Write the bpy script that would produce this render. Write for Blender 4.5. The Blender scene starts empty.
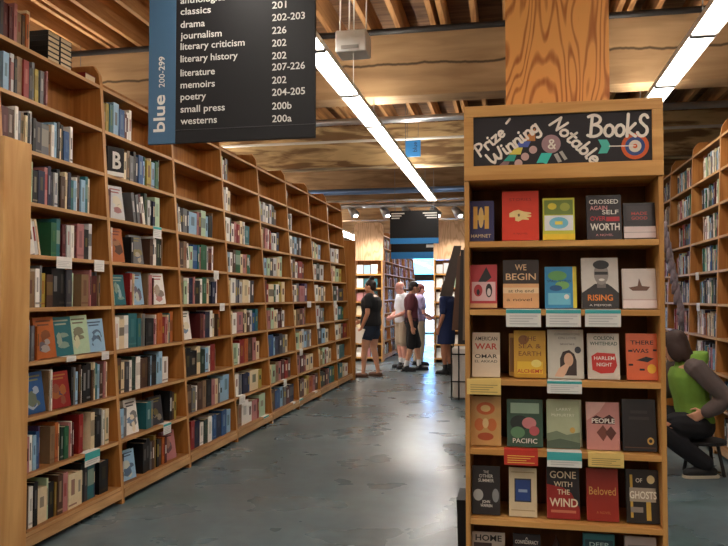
import bpy, math, random
from mathutils import Vector, Matrix, Euler
PI = math.pi
R = math.radians
C = bpy.context.scene.collection
SC = bpy.context.scene

# ------------------------------------------------------------------ camera
F = 730.0
YAW, PITCH, EYE = R(11.16), R(1.883), 1.40
cam_d = bpy.data.cameras.new('camera')
cam_d.sensor_fit = 'HORIZONTAL'; cam_d.sensor_width = 36.0
cam_d.lens = F / 728.0 * 36.0
cam_d.clip_start = 0.05; cam_d.clip_end = 200
cam = bpy.data.objects.new('camera', cam_d); C.objects.link(cam)
cam.location = (0, 0, EYE)
cam.rotation_euler = (PI / 2 + PITCH, 0, YAW)
SC.camera = cam
CR = Euler((PI / 2 + PITCH, 0, YAW)).to_matrix()

def ray(x, y):
    return CR @ Vector((x - 364.0, 273.0 - y, -F))
def on_floor(x, y, z=0.0):
    d = ray(x, y); t = (z - EYE) / d.z
    return Vector((0, 0, EYE)) + d * t
def on_y(x, y, Y):
    d = ray(x, y); t = Y / d.y
    return Vector((0, 0, EYE)) + d * t
def on_x(x, y, X):
    d = ray(x, y); t = X / d.x
    return Vector((0, 0, EYE)) + d * t
def to_px(p):
    v = CR.transposed() @ (Vector(p) - Vector((0, 0, EYE)))
    return (364 + F * v.x / -v.z, 273 - F * v.y / -v.z, -v.z)

# --------------------------------------------------------------- materials
def lin(c):
    return tuple(((v / 255.0) / 12.92 if v / 255.0 <= 0.04045 else ((v / 255.0 + 0.055) / 1.055) ** 2.4) for v in c[:3]) + (1.0,)
def new_mat(name):
    m = bpy.data.materials.new(name); m.use_nodes = True
    nt = m.node_tree
    return m, nt, nt.nodes['Principled BSDF']
def plain(name, rgb, rough=0.5, metal=0.0, var=0.0, scale=20, spec=0.5):
    m, nt, b = new_mat(name)
    b.inputs['Roughness'].default_value = rough
    b.inputs['Metallic'].default_value = metal
    b.inputs['Specular IOR Level'].default_value = spec
    tc = nt.nodes.new('ShaderNodeTexCoord'); nz = nt.nodes.new('ShaderNodeTexNoise')
    nz.inputs['Scale'].default_value = scale; nz.inputs['Detail'].default_value = 3
    nt.links.new(tc.outputs['Object'], nz.inputs['Vector'])
    mx = nt.nodes.new('ShaderNodeMix'); mx.data_type = 'RGBA'
    a = lin(rgb); v = max(var, 0.04)
    mx.inputs[6].default_value = tuple(c * (1 - v) for c in a[:3]) + (1,)
    mx.inputs[7].default_value = tuple(min(1, c * (1 + v)) for c in a[:3]) + (1,)
    nt.links.new(nz.outputs['Fac'], mx.inputs[0])
    nt.links.new(mx.outputs[2], b.inputs['Base Color'])
    return m
def desat(c, f):
    g = c[0] * 0.35 + c[1] * 0.5 + c[2] * 0.15
    return tuple(x + (g - x) * f for x in c)
WOOD_DESAT = 0.2
def wood(name, c1, c2, axis='Z', scale=6.0, stretch=14.0, rough=0.5, contrast=(0.35, 0.7), knots=0.0, crack=None, spec=0.35):
    ds = WOOD_DESAT if name in ('deck wood', 'old timber', 'cracked timber', 'weathered timber', 'joist wood') else 0.0
    c1, c2 = desat(c1, ds), desat(c2, ds)
    m, nt, b = new_mat(name)
    N, L = nt.nodes, nt.links
    tc = N.new('ShaderNodeTexCoord'); mp = N.new('ShaderNodeMapping')
    s = [scale * stretch / 6] * 3
    s['XYZ'.index(axis)] = scale / 6
    mp.inputs['Scale'].default_value = s
    L.new(tc.outputs['Object'], mp.inputs['Vector'])
    nz = N.new('ShaderNodeTexNoise'); nz.inputs['Scale'].default_value = 1.6; nz.inputs['Detail'].default_value = 6
    nz.inputs['Distortion'].default_value = 0.6
    L.new(mp.outputs[0], nz.inputs['Vector'])
    rp = N.new('ShaderNodeValToRGB')
    rp.color_ramp.elements[0].position = contrast[0]; rp.color_ramp.elements[0].color = lin(c2)
    rp.color_ramp.elements[1].position = contrast[1]; rp.color_ramp.elements[1].color = lin(c1)
    L.new(nz.outputs['Fac'], rp.inputs[0])
    out = rp.outputs[0]
    n2 = N.new('ShaderNodeTexNoise'); n2.inputs['Scale'].default_value = 1.3; n2.inputs['Detail'].default_value = 2
    L.new(tc.outputs['Object'], n2.inputs['Vector'])
    mm = N.new('ShaderNodeMix'); mm.data_type = 'RGBA'; mm.blend_type = 'MULTIPLY'
    mr = N.new('ShaderNodeMapRange'); mr.inputs[1].default_value = 0.3; mr.inputs[2].default_value = 0.7
    mr.inputs[3].default_value = 0.8; mr.inputs[4].default_value = 1.1
    L.new(n2.outputs['Fac'], mr.inputs[0])
    mm.inputs[0].default_value = 1.0
    L.new(out, mm.inputs[6]); L.new(mr.outputs[0], mm.inputs[7])
    out = mm.outputs[2]
    if knots:
        vo = N.new('ShaderNodeTexVoronoi'); vo.inputs['Scale'].default_value = knots
        mp2 = N.new('ShaderNodeMapping'); s2 = [1.6] * 3; s2['XYZ'.index(axis)] = 0.8
        mp2.inputs['Scale'].default_value = s2
        L.new(tc.outputs['Object'], mp2.inputs['Vector']); L.new(mp2.outputs[0], vo.inputs['Vector'])
        m3 = N.new('ShaderNodeMapRange'); m3.inputs[1].default_value = 0.03; m3.inputs[2].default_value = 0.12
        m3.inputs[3].default_value = 0.35; m3.inputs[4].default_value = 1.0
        L.new(vo.outputs['Distance'], m3.inputs[0])
        mk = N.new('ShaderNodeMix'); mk.data_type = 'RGBA'; mk.blend_type = 'MULTIPLY'; mk.inputs[0].default_value = 1
        L.new(out, mk.inputs[6]); L.new(m3.outputs[0], mk.inputs[7]); out = mk.outputs[2]
    if crack is not None:
        sp = N.new('ShaderNodeSeparateXYZ'); L.new(tc.outputs['Object'], sp.inputs[0])
        n3 = N.new('ShaderNodeTexNoise'); n3.noise_dimensions = '1D'; n3.inputs['Scale'].default_value = 1.4; n3.inputs['Detail'].default_value = 5
        L.new(sp.outputs['X'], n3.inputs['W'])
        a = N.new('ShaderNodeMath'); a.operation = 'MULTIPLY_ADD'; a.inputs[1].default_value = 0.16; a.inputs[2].default_value = crack - 0.08
        L.new(n3.outputs['Fac'], a.inputs[0])
        d = N.new('ShaderNodeMath'); d.operation = 'SUBTRACT'; L.new(sp.outputs['Z'], d.inputs[0]); L.new(a.outputs[0], d.inputs[1])
        ab = N.new('ShaderNodeMath'); ab.operation = 'ABSOLUTE'; L.new(d.outputs[0], ab.inputs[0])
        m4 = N.new('ShaderNodeMapRange'); m4.inputs[1].default_value = 0.006; m4.inputs[2].default_value = 0.02
        m4.inputs[3].default_value = 0.22; m4.inputs[4].default_value = 1.0
        L.new(ab.outputs[0], m4.inputs[0])
        mc = N.new('ShaderNodeMix'); mc.data_type = 'RGBA'; mc.blend_type = 'MULTIPLY'; mc.inputs[0].default_value = 1
        L.new(out, mc.inputs[6]); L.new(m4.outputs[0], mc.inputs[7]); out = mc.outputs[2]
    L.new(out, b.inputs['Base Color'])
    b.inputs['Roughness'].default_value = rough
    b.inputs['Specular IOR Level'].default_value = spec
    return m
def emit(name, rgb, strength):
    m = bpy.data.materials.new(name); m.use_nodes = True
    nt = m.node_tree; nt.nodes.remove(nt.nodes['Principled BSDF'])
    e = nt.nodes.new('ShaderNodeEmission'); e.inputs[0].default_value = lin(rgb); e.inputs[1].default_value = strength
    nt.links.new(e.outputs[0], nt.nodes['Material Output'].inputs[0])
    return m

M = {}
M['shelf_wood'] = wood('shelf wood', (172, 120, 64), (138, 90, 42), 'Y', 6, 16, 0.5)
M['side_wood'] = wood('side panel wood', (196, 136, 70), (166, 106, 48), 'Z', 6, 14, 0.5, knots=1.3)
M['back_wood'] = wood('back panel wood', (180, 122, 62), (148, 94, 42), 'Z', 6, 12, 0.55)
M['edge_wood'] = wood('pale shelf edge', (222, 180, 128), (190, 144, 94), 'Y', 8, 10, 0.45)
M['edge_wood_z'] = wood('pale upright edge', (214, 166, 110), (184, 132, 78), 'Z', 8, 10, 0.45)
M['disp_wood'] = wood('display wood', (218, 166, 98), (192, 136, 72), 'Z', 6, 14, 0.42)
M['disp_wood_x'] = wood('display rail wood', (228, 176, 106), (204, 146, 78), 'X', 6, 14, 0.42)
M['disp_back'] = wood('display back wood', (140, 92, 48), (112, 70, 34), 'Z', 6, 12, 0.6)
M['post_wood'] = wood('end panel pine', (228, 180, 116), (198, 144, 84), 'Z', 5, 9, 0.5, knots=1.6)
def ply_mat(name, c1, c2, rings=9.0):
    m, nt, b = new_mat(name); N, L = nt.nodes, nt.links
    tc = N.new('ShaderNodeTexCoord'); mp = N.new('ShaderNodeMapping'); mp.inputs['Scale'].default_value = (3.2, 3.2, 0.75); mp.inputs['Location'].default_value = (0.3, 0.1, 0.6)
    L.new(tc.outputs['Object'], mp.inputs[0])
    n = N.new('ShaderNodeTexNoise'); n.inputs['Scale'].default_value = 1.5; n.inputs['Detail'].default_value = 1.5; n.inputs['Distortion'].default_value = 0.25
    L.new(mp.outputs[0], n.inputs['Vector'])
    a = N.new('ShaderNodeMath'); a.operation = 'MULTIPLY'; a.inputs[1].default_value = rings * 6.28; L.new(n.outputs['Fac'], a.inputs[0])
    q = N.new('ShaderNodeMath'); q.operation = 'SINE'; L.new(a.outputs[0], q.inputs[0])
    n2 = N.new('ShaderNodeTexNoise'); n2.inputs['Scale'].default_value = 30; mp2 = N.new('ShaderNodeMapping'); mp2.inputs['Scale'].default_value = (2, 2, 0.12)
    L.new(tc.outputs['Object'], mp2.inputs[0]); L.new(mp2.outputs[0], n2.inputs['Vector'])
    ad = N.new('ShaderNodeMath'); ad.operation = 'MULTIPLY_ADD'; ad.inputs[1].default_value = 1.2; L.new(n2.outputs['Fac'], ad.inputs[0]); L.new(q.outputs[0], ad.inputs[2])
    rp = N.new('ShaderNodeValToRGB'); e = rp.color_ramp.elements
    e[0].position = 0.5; e[0].color = lin(c1); e[1].position = 0.95; e[1].color = lin(c2)
    mr = N.new('ShaderNodeMapRange'); mr.inputs[1].default_value = -0.6; mr.inputs[2].default_value = 1.9
    L.new(ad.outputs[0], mr.inputs[0]); L.new(mr.outputs[0], rp.inputs[0]); L.new(rp.outputs[0], b.inputs['Base Color'])
    b.inputs['Roughness'].default_value = 0.45
    return m
M['ply'] = ply_mat('fir plywood', (230, 164, 88), (170, 96, 38), 17)
M['ply_far'] = ply_mat('pale plywood', (232, 190, 148), (206, 156, 112), 11)
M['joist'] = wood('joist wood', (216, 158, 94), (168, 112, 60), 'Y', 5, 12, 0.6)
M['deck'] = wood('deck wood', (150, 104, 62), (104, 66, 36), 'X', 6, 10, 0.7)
M['beam'] = wood('old timber', (186, 148, 104), (140, 106, 70), 'X', 5, 9, 0.65, knots=0.9)
M['beam_crack'] = wood('cracked timber', (188, 148, 102), (156, 118, 78), 'X', 4, 9, 0.65, contrast=(0.3, 0.7), knots=0.8, crack=0.0)
M['beam_blotch'] = wood('weathered timber', (216, 182, 124), (138, 102, 64), 'X', 5, 6, 0.7, contrast=(0.42, 0.56))
M['plinth'] = plain('dark plinth', (40, 26, 18), 0.7)
M['white_metal'] = plain('white enamel', (225, 224, 220), 0.4)
M['grey_metal'] = plain('grey metal', (120, 122, 126), 0.35, 0.7)
M['silver'] = plain('silver pipe', (190, 195, 205), 0.3, 0.8)
M['dark_metal'] = plain('dark iron', (42, 40, 42), 0.5, 0.4)
M['lamp_face'] = emit('lamp diffuser', (255, 246, 234), 7.4)
M['added_glow'] = emit('added ceiling glow', (255, 242, 222), 12.0)  # added upward glow that brightens joists and beams
M['joint'] = plain('joint grey', (120, 118, 114), 0.6)
M['sign_black'] = plain('sign black', (24, 23, 26), 0.55, spec=0.3)
M['sign_blue'] = plain('sign blue', (62, 98, 128), 0.5)
M['sign_cyan'] = plain('sign bright blue', (40, 130, 200), 0.5)
M['sign_text'] = plain('sign lettering', (216, 214, 208), 0.5)
M['chalkboard'] = plain('chalkboard', (44, 39, 42), 0.7, var=0.15, scale=9)
M['chalk'] = plain('white chalk paint', (250, 238, 224), 0.8)
M['paper'] = plain('white paper', (236, 234, 228), 0.7)
M['paper_yellow'] = plain('yellow paper', (236, 204, 122), 0.7)
M['paper_red'] = plain('red paper', (206, 60, 44), 0.7)
M['teal_ink'] = plain('teal ink', (70, 178, 178), 0.7)
M['pages'] = plain('page edges', (226, 208, 172), 0.8, var=0.1, scale=60)
M['skin'] = plain('skin', (214, 158, 128), 0.5)
M['skin_pink'] = plain('pinkish skin', (222, 160, 144), 0.5)
M['skin_tan'] = plain('tanned skin', (190, 128, 98), 0.5)
M['hair_dark'] = plain('dark hair', (38, 24, 20), 0.5)
M['hair_brown'] = plain('brown hair', (58, 38, 32), 0.6)
M['hair_red'] = plain('reddish hair', (110, 50, 46), 0.5)
M['hair_grey'] = plain('grey hair', (190, 180, 176), 0.5)
M['cloth_black'] = plain('black cloth', (26, 26, 30), 0.9)
M['cloth_navy'] = plain('navy cloth', (34, 46, 88), 0.9)
M['cloth_denim'] = plain('dark denim', (44, 54, 72), 0.9)
M['cloth_white'] = plain('white cloth', (222, 226, 236), 0.9)
M['cloth_khaki'] = plain('khaki cloth', (176, 158, 138), 0.9)
M['cloth_maroon'] = plain('maroon cloth', (96, 46, 56), 0.9)
M['cloth_lilac'] = plain('lilac print cloth', (140, 128, 160), 0.9, var=0.4, scale=30)
M['cloth_green'] = plain('green fleece', (118, 158, 62), 0.9, var=0.12, scale=25)
M['cloth_grey'] = plain('grey sleeve cloth', (96, 84, 82), 0.9, var=0.12, scale=40)
M['cloth_dark'] = plain('dark trousers', (24, 24, 30), 0.9)
M['shoe_black'] = plain('black shoe', (28, 28, 32), 0.6)
M['sock'] = plain('white sock', (220, 220, 222), 0.9)
M['sandal'] = plain('brown sandal', (92, 62, 46), 0.6)
M['sole'] = plain('pale sole', (200, 190, 170), 0.7)
M['eye'] = plain('eye', (30, 22, 20), 0.3)
M['lip'] = plain('lips', (176, 92, 84), 0.5)
M['cream_cloth'] = plain('cream canvas', (214, 206, 198), 0.9)
M['wall_paint'] = plain('warm wall paint', (196, 170, 138), 0.8)
M['pavement'] = plain('pale pavement', (210, 210, 206), 0.9)

def floor_mat():
    m, nt, b = new_mat('stained concrete')
    N, L = nt.nodes, nt.links
    tc = N.new('ShaderNodeTexCoord')
    def noise(sc, det, dist, mp=None):
        n = N.new('ShaderNodeTexNoise'); n.inputs['Scale'].default_value = sc; n.inputs['Detail'].default_value = det
        n.inputs['Distortion'].default_value = dist
        if mp:
            q = N.new('ShaderNodeMapping'); q.inputs['Scale'].default_value = mp[0]; q.inputs['Location'].default_value = mp[1]
            L.new(tc.outputs['Object'], q.inputs[0]); L.new(q.outputs[0], n.inputs['Vector'])
        else:
            L.new(tc.outputs['Object'], n.inputs['Vector'])
        return n.outputs['Fac']
    def ramp(f, p0, c0, p1, c1):
        r = N.new('ShaderNodeValToRGB'); e = r.color_ramp.elements
        e[0].position = p0; e[0].color = lin(c0); e[1].position = p1; e[1].color = lin(c1)
        L.new(f, r.inputs[0]); return r.outputs[0]
    def mix(f, a, bb, mode='MIX'):
        x = N.new('ShaderNodeMix'); x.data_type = 'RGBA'; x.blend_type = mode
        L.new(f, x.inputs[0]); L.new(a, x.inputs[6]); L.new(bb, x.inputs[7]); return x.outputs[2]
    base = ramp(noise(0.8, 3, 0.0), 0.3, (82, 102, 110), 0.72, (116, 136, 144))
    brown = ramp(noise(2.2, 5, 0.0), 0.3, (84, 70, 60), 0.7, (108, 92, 80))
    green = ramp(noise(3.0, 4, 0.0), 0.3, (36, 72, 64), 0.7, (62, 104, 94))
    fb = ramp(noise(0.5, 2, 0.0, ((1.3, 0.8, 1), (3.1, 1.7, 0))), 0.42, (0, 0, 0), 0.78, (200, 200, 200))
    fg = ramp(noise(0.7, 3, 0.0, ((0.8, 1.8, 1), (7.7, 2.2, 0))), 0.52, (0, 0, 0), 0.72, (200, 200, 200))
    c = mix(fb, base, brown); c = mix(fg, c, green)
    fine = ramp(noise(10, 3, 0.0), 0.3, (222, 222, 222), 0.7, (255, 255, 255))
    x = N.new('ShaderNodeMix'); x.data_type = 'RGBA'; x.blend_type = 'MULTIPLY'; x.inputs[0].default_value = 1
    L.new(c, x.inputs[6]); L.new(fine, x.inputs[7])
    L.new(x.outputs[2], b.inputs['Base Color'])
    mr = N.new('ShaderNodeMapRange'); mr.inputs[1].default_value = 0.3; mr.inputs[2].default_value = 0.7
    mr.inputs[3].default_value = 0.24; mr.inputs[4].default_value = 0.34
    L.new(noise(1.7, 4, 0.0), mr.inputs[0]); L.new(mr.outputs[0], b.inputs['Roughness'])
    return m
M['floor'] = floor_mat()
def glass_mat():
    m = bpy.data.materials.new('window glass'); m.use_nodes = True
    nt = m.node_tree; nt.nodes.remove(nt.nodes['Principled BSDF'])
    t = nt.nodes.new('ShaderNodeBsdfTransparent'); g = nt.nodes.new('ShaderNodeBsdfGlossy'); g.inputs['Roughness'].default_value = 0.02
    t.inputs[0].default_value = (0.92, 0.96, 1, 1)
    x = nt.nodes.new('ShaderNodeMixShader'); x.inputs[0].default_value = 0.06
    nt.links.new(t.outputs[0], x.inputs[1]); nt.links.new(g.outputs[0], x.inputs[2])
    nt.links.new(x.outputs[0], nt.nodes['Material Output'].inputs[0])
    return m
M['glass'] = glass_mat()

# colour letters for books: (words, rgb)
PAL = {
 'K': ('black', (26, 25, 30)), 'N': ('navy blue', (32, 42, 82)), 'B': ('blue', (48, 104, 176)), 'L': ('pale blue', (140, 180, 208)),
 'T': ('teal', (44, 130, 142)), 'G': ('green', (40, 118, 78)), 'V': ('dark green', (30, 62, 50)), 'g': ('pale green', (172, 198, 164)),
 'Y': ('yellow', (220, 192, 72)), 'M': ('mustard', (176, 140, 56)), 'O': ('orange', (222, 116, 44)), 'R': ('red', (180, 40, 38)),
 'D': ('maroon', (104, 32, 36)), 'P': ('pink', (220, 142, 142)), 'U': ('purple', (96, 64, 118)), 'W': ('white', (230, 226, 218)),
 'C': ('cream', (218, 200, 162)), 'A': ('tan', (172, 136, 96)), 'E': ('brown', (98, 64, 46)), 'S': ('grey', (132, 134, 140)),
 'Z': ('charcoal', (70, 70, 80)), 'H': ('light grey', (192, 192, 192)),
}
def mute(c, f=0.14):
    g = sum(c) / 3
    return tuple(int(x + (g - x) * f) for x in c)
PAL = {k: (v[0], tuple(min(250, int(c * (1.06 if k in 'WCHgL' else 0.84))) for c in mute(v[1], 0.08))) for k, v in PAL.items()}
BM = {k: plain('book ' + v[0], v[1], 0.45, var=0.12, scale=45) for k, v in PAL.items()}
BKEYS = list(PAL)

# ----------------------------------------------------------------- helpers
class MB:
    def __init__(s): s.v = []; s.f = []; s.m = []
    def face(s, pts, mi=0):
        i = len(s.v); s.v += [tuple(p) for p in pts]; s.f.append(tuple(range(i, i + len(pts)))); s.m.append(mi); return s
    def box(s, x0, x1, y0, y1, z0, z1, mi=0, fm=None):
        # fm: {face: material} over 'x0','x1','y0','y1','z0','z1'
        i = len(s.v); fm = fm or {}
        s.v += [(x0, y0, z0), (x1, y0, z0), (x1, y1, z0), (x0, y1, z0), (x0, y0, z1), (x1, y0, z1), (x1, y1, z1), (x0, y1, z1)]
        for k, q in (('z0', (3, 2, 1, 0)), ('z1', (4, 5, 6, 7)), ('y0', (0, 1, 5, 4)), ('y1', (2, 3, 7, 6)), ('x0', (3, 0, 4, 7)), ('x1', (1, 2, 6, 5))):
            s.f.append(tuple(i + a for a in q)); s.m.append(fm.get(k, mi))
        return s
    def prism(s, poly, axis, a0, a1, mi=0, side=None):
        # poly: 2-D points in the other two axes (order XYZ without axis); side: list of material per edge
        n = len(poly); i = len(s.v)
        def p3(p, a):
            q = list(p); q.insert('XYZ'.index(axis), a); return tuple(q)
        s.v += [p3(p, a0) for p in poly] + [p3(p, a1) for p in poly]
        s.f.append(tuple(i + k for k in range(n))); s.m.append(mi)
        s.f.append(tuple(i + n + k for k in reversed(range(n)))); s.m.append(mi)
        for k in range(n):
            j = (k + 1) % n
            s.f.append((i + k, i + j, i + n + j, i + n + k)); s.m.append(side[k] if side else mi)
        return s
    def loft(s, rings, mi=0, cap=True):
        n = len(rings[0]); i = len(s.v)
        for r in rings: s.v += [tuple(p) for p in r]
        for a in range(len(rings) - 1):
            for k in range(n):
                j = (k + 1) % n
                s.f.append((i + a * n + k, i + a * n + j, i + (a + 1) * n + j, i + (a + 1) * n + k)); s.m.append(mi)
        if cap:
            s.f.append(tuple(i + k for k in reversed(range(n)))); s.m.append(mi)
            b = i + (len(rings) - 1) * n
            s.f.append(tuple(b + k for k in range(n))); s.m.append(mi)
        return s
    def tube(s, pts, rad, n=8, mi=0):
        pts = [Vector(p) for p in pts]
        rr = rad if isinstance(rad, (list, tuple)) else [rad] * len(pts)
        rings = []
        for k, p in enumerate(pts):
            d = (pts[min(k + 1, len(pts) - 1)] - pts[max(k - 1, 0)])
            d = d.normalized() if d.length > 1e-9 else Vector((0, 0, 1))
            u = d.cross(Vector((0, 1, 0)) if abs(d.y) < 0.9 else Vector((1, 0, 0))).normalized(); w = d.cross(u)
            rings.append([p + u * rr[k] * math.cos(2 * PI * a / n) + w * rr[k] * math.sin(2 * PI * a / n) for a in range(n)])
        return s.loft(rings, mi)
    def ball(s, c, rx, ry, rz, n=12, m=8, mi=0, rot=None):
        c = Vector(c); rings = []
        for a in range(1, m):
            t = PI * a / m
            ring = []
            for k in range(n):
                q = Vector((rx * math.sin(t) * math.cos(2 * PI * k / n), ry * math.sin(t) * math.sin(2 * PI * k / n), -rz * math.cos(t)))
                ring.append(c + (rot @ q if rot else q))
            rings.append(ring)
        return s.loft(rings, mi)
    def build(s, name, mats, parent=None, loc=None, rot=None, smooth=False, bevel=0):
        me = bpy.data.meshes.new(name); me.from_pydata(s.v, [], s.f)
        if not isinstance(mats, (list, tuple)): mats = [mats]
        for m in mats: me.materials.append(m)
        me.polygons.foreach_set('material_index', s.m)
        if smooth: me.polygons.foreach_set('use_smooth', [True] * len(s.f))
        me.update()
        o = bpy.data.objects.new(name, me); C.objects.link(o)
        if parent: o.parent = parent
        if loc is not None: o.location = loc
        if rot is not None: o.rotation_euler = rot
        if bevel:
            b = o.modifiers.new('bevel', 'BEVEL'); b.width = bevel; b.segments = 2; b.limit_method = 'ANGLE'
        return o
def tag(o, label, cat, group=None, kind=None):
    o['label'] = label; o['category'] = cat
    if group: o['group'] = group
    if kind: o['kind'] = kind
    return o
def thing(name, label, cat, loc=(0, 0, 0), rz=0.0, group=None):
    o = bpy.data.objects.new(name, None); o.empty_display_size = 0.1; C.objects.link(o)
    o.location = loc; o.rotation_euler = (0, 0, rz)
    return tag(o, label, cat, group)
def struct(o): o['kind'] = 'structure'; return o

def text_mesh(txt, bold=0.0):
    cu = bpy.data.curves.new('lettering', 'FONT'); cu.body = txt; cu.size = 1.0; cu.resolution_u = 3; cu.offset = bold; cu.fill_mode = 'FRONT'
    o = bpy.data.objects.new('lettering', cu)
    me = bpy.data.meshes.new_from_object(o)
    v = [tuple(p.co) for p in me.vertices]; f = [tuple(p.vertices) for p in me.polygons]
    bpy.data.objects.remove(o); bpy.data.curves.remove(cu); bpy.data.meshes.remove(me)
    if not v: return v, f
    x0 = min(p[0] for p in v); x1 = max(p[0] for p in v)
    return [(p[0] - x0, p[1]) for p in v], f
def add_text(mb, txt, org, ux, uy, width=None, height=None, mi=0, bold=0.0, xscale=None):
    """flat lettering from org along ux (reading direction) and uy (up); cap height = height; width fits if given"""
    v, f = text_mesh(txt, bold)
    if not v: return
    w = max(p[0] for p in v); cap = 0.73
    sy = height / cap if height else width / w
    sx = width / w if width else sy
    org, ux, uy = Vector(org), Vector(ux), Vector(uy)
    i = len(mb.v)
    mb.v += [tuple(org + ux * (p[0] * sx) + uy * (p[1] * sy)) for p in v]
    for q in f: mb.f.append(tuple(i + a for a in q)); mb.m.append(mi)
ORD = ['', 'first', 'second', 'third', 'fourth', 'fifth', 'sixth', 'seventh', 'eighth', 'ninth', 'tenth', 'eleventh', 'twelfth', 'thirteenth', 'fourteenth',
       'fifteenth', 'sixteenth', 'seventeenth', 'eighteenth', 'nineteenth', 'twentieth', 'twenty-first', 'twenty-second', 'twenty-third', 'twenty-fourth',
       'twenty-fifth', 'twenty-sixth', 'twenty-seventh', 'twenty-eighth', 'twenty-ninth', 'thirtieth']

# ------------------------------------------------------------- room shell
XL, XR, YN, YF, ZC = -7.0, 6.0, -8.0, 27.5, 4.45
struct(MB().box(XL, XR, YN, YF, -0.1, 0).build('floor', M['floor']))
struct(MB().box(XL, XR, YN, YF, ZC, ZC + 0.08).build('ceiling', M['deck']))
struct(MB().box(XL - 0.1, XL, YN, YF, 0, ZC).build('wall_left', M['wall_paint']))
struct(MB().box(XR, XR + 0.1, YN, YF, 0, ZC).build('wall_right', M['wall_paint']))
struct(MB().box(XL, XR, YN - 0.1, YN, 0, ZC).build('wall_near', M['wall_paint']))
WX0, WX1, WZ = -4.7, -1.3, 3.05
w = MB()
w.box(XL, WX0, YF, YF + 0.2, 0, ZC); w.box(WX1, XR, YF, YF + 0.2, 0, ZC); w.box(WX0, WX1, YF, YF + 0.2, WZ, ZC)
struct(w.build('wall_far', M['wall_paint']))
# glazed street door at the far end
f = MB()
for a in (WX0, -3.75, -2.35, WX1 - 0.06): f.box(a, a + 0.06, YF + 0.03, YF + 0.1, 0, WZ)
f.box(WX0, WX1, YF + 0.03, YF + 0.1, 2.0, 2.26); f.box(WX0, WX1, YF + 0.03, YF + 0.1, WZ - 0.06, WZ); f.box(WX0, WX1, YF + 0.03, YF + 0.1, 0, 0.08)
door = struct(f.build('door_1', M['dark_metal']))
g = MB().box(WX0 + 0.06, WX1 - 0.06, YF + 0.06, YF + 0.066, 0.08, 2.0); g.box(WX0 + 0.06, WX1 - 0.06, YF + 0.06, YF + 0.066, 2.26, WZ - 0.06)
g.build('glass', M['glass'], door)
MB().box(-2.45, -2.41, YF - 0.05, YF + 0.03, 0.95, 1.3).build('handle', M['silver'], door)
struct(MB().box(-14, 12, YF + 0.2, YF + 26, -0.12, -0.02).build('pavement', M['pavement']))
tag(MB().box(-16, 6, YF + 14, YF + 20, 2.4, 9, 1).box(-16, 6, YF + 13.9, YF + 14, -0.02, 2.4, 0).build('street_building', [plain('pale building', (226, 232, 236), 0.9), plain('blue facade', (84, 132, 176), 0.8)]),
    'pale building across the street seen through the far glass door', 'building')

BEAM_Y = [3.46, 7.46, 11.42, 15.4, 19.4, 23.4]
for k, y in enumerate(BEAM_Y):
    mt = M['beam_crack'] if k == 1 else M['beam_blotch'] if k == 2 else M['beam']
    struct(MB().box(XL, XR, -0.155, 0.155, -0.335, 0.335).build('beam', mt, loc=(0, y + 0.155, 3.825), bevel=0.012))
k = 0; x = XL + 0.2
while x < XR:
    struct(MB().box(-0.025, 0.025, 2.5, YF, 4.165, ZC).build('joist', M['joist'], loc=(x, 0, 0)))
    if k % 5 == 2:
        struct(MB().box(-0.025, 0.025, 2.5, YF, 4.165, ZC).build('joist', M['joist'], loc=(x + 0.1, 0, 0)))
    x += 0.36 + 0.05 * ((k * 7) % 3 - 1); k += 1
# the timber column clad in fir plywood
col = struct(MB().box(-0.245, 0.245, 0, 0.46, 0, 3.49).build('column', M['ply'], loc=(0.24, 3.64, 0)))
for yb in BEAM_Y[1:]:
    if yb > 14 or yb < 9: struct(MB().box(-0.17, 0.17, -0.17, 0.17, 0, 3.49).build('column', M['beam'], loc=(0.25, yb + 0.155, 0)))

# ------------------------------------------------------- tall bookcase bays
NB, Z0, DZ, BT = 10, 0.115, 0.306, 0.022        # boards, lowest top, pitch, thickness
LEAN = 0.07
def board_z(i): return Z0 + DZ * i
def make_bay(width, lean, depth, top, label, group, loc, rz):
    t = thing('bookcase', label, 'bookcase', loc, rz, group)
    xf = lambda z: -lean * z
    zt = board_z(NB - 1)
    def side(y0, y1):
        s = MB()
        # outline in x,z: front edge slopes back, top end clipped at the front corner
        poly = [(-depth, 0.0), (xf(0), 0.0), (xf(zt), zt), (xf(zt) - 0.012, zt + top * 0.55), (xf(zt) - 0.055, zt + top), (-depth, zt + top)]
        s.prism(poly, 'Y', y0, y1, 0, [0, 1, 1, 1, 0, 0])
        s.build('side_panel', [M['side_wood'], M['edge_wood_z']], t)
    side(0, 0.018); side(width - 0.018, width)
    for i in range(NB):
        z = board_z(i)
        MB().box(-depth + 0.008, xf(z) - 0.001, 0.0181, width - 0.0181, z - BT, z, 0, {'x1': 1}).build('shelf', [M['shelf_wood'], M['edge_wood']], t)
    MB().box(-depth, -depth + 0.008, 0.018, width - 0.018, 0.02, zt + top).build('back_panel', M['back_wood'], t)
    MB().box(-0.02, -0.002, 0.0181, width - 0.0181, 0.035, Z0 - BT, 0, {'x1': 1}).build('base_rail', [M['shelf_wood'], M['edge_wood']], t)
    MB().box(-0.07, -0.055, 0.018, width - 0.018, 0.0, 0.035).build('base_board', M['plinth'], t)
    return t
LX, RX = -2.57, 1.80
LY0, LW = 3.52, 1.071
WHICH = ['first', 'second', 'third', 'fourth', 'fifth', 'sixth', 'seventh', 'last']
for k in range(8):
    make_bay(LW, LEAN, 0.44, 0.14, WHICH[k] + ' tall wooden bookcase of the long row, counted from the pine end panel', 'bookcases along the main aisle', (LX, LY0 + LW * k, 0), 0)
RLEAN, RY0, RW = 0.035, 5.02, 1.03
RN = ['second bookcase along the side aisle, just beside the seated person', 'bookcase on the side aisle, past the seated person',
      'bookcase on the side aisle with dangling key-ring rack before it', 'innermost wooden bookcase of the side aisle behind the display']
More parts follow.
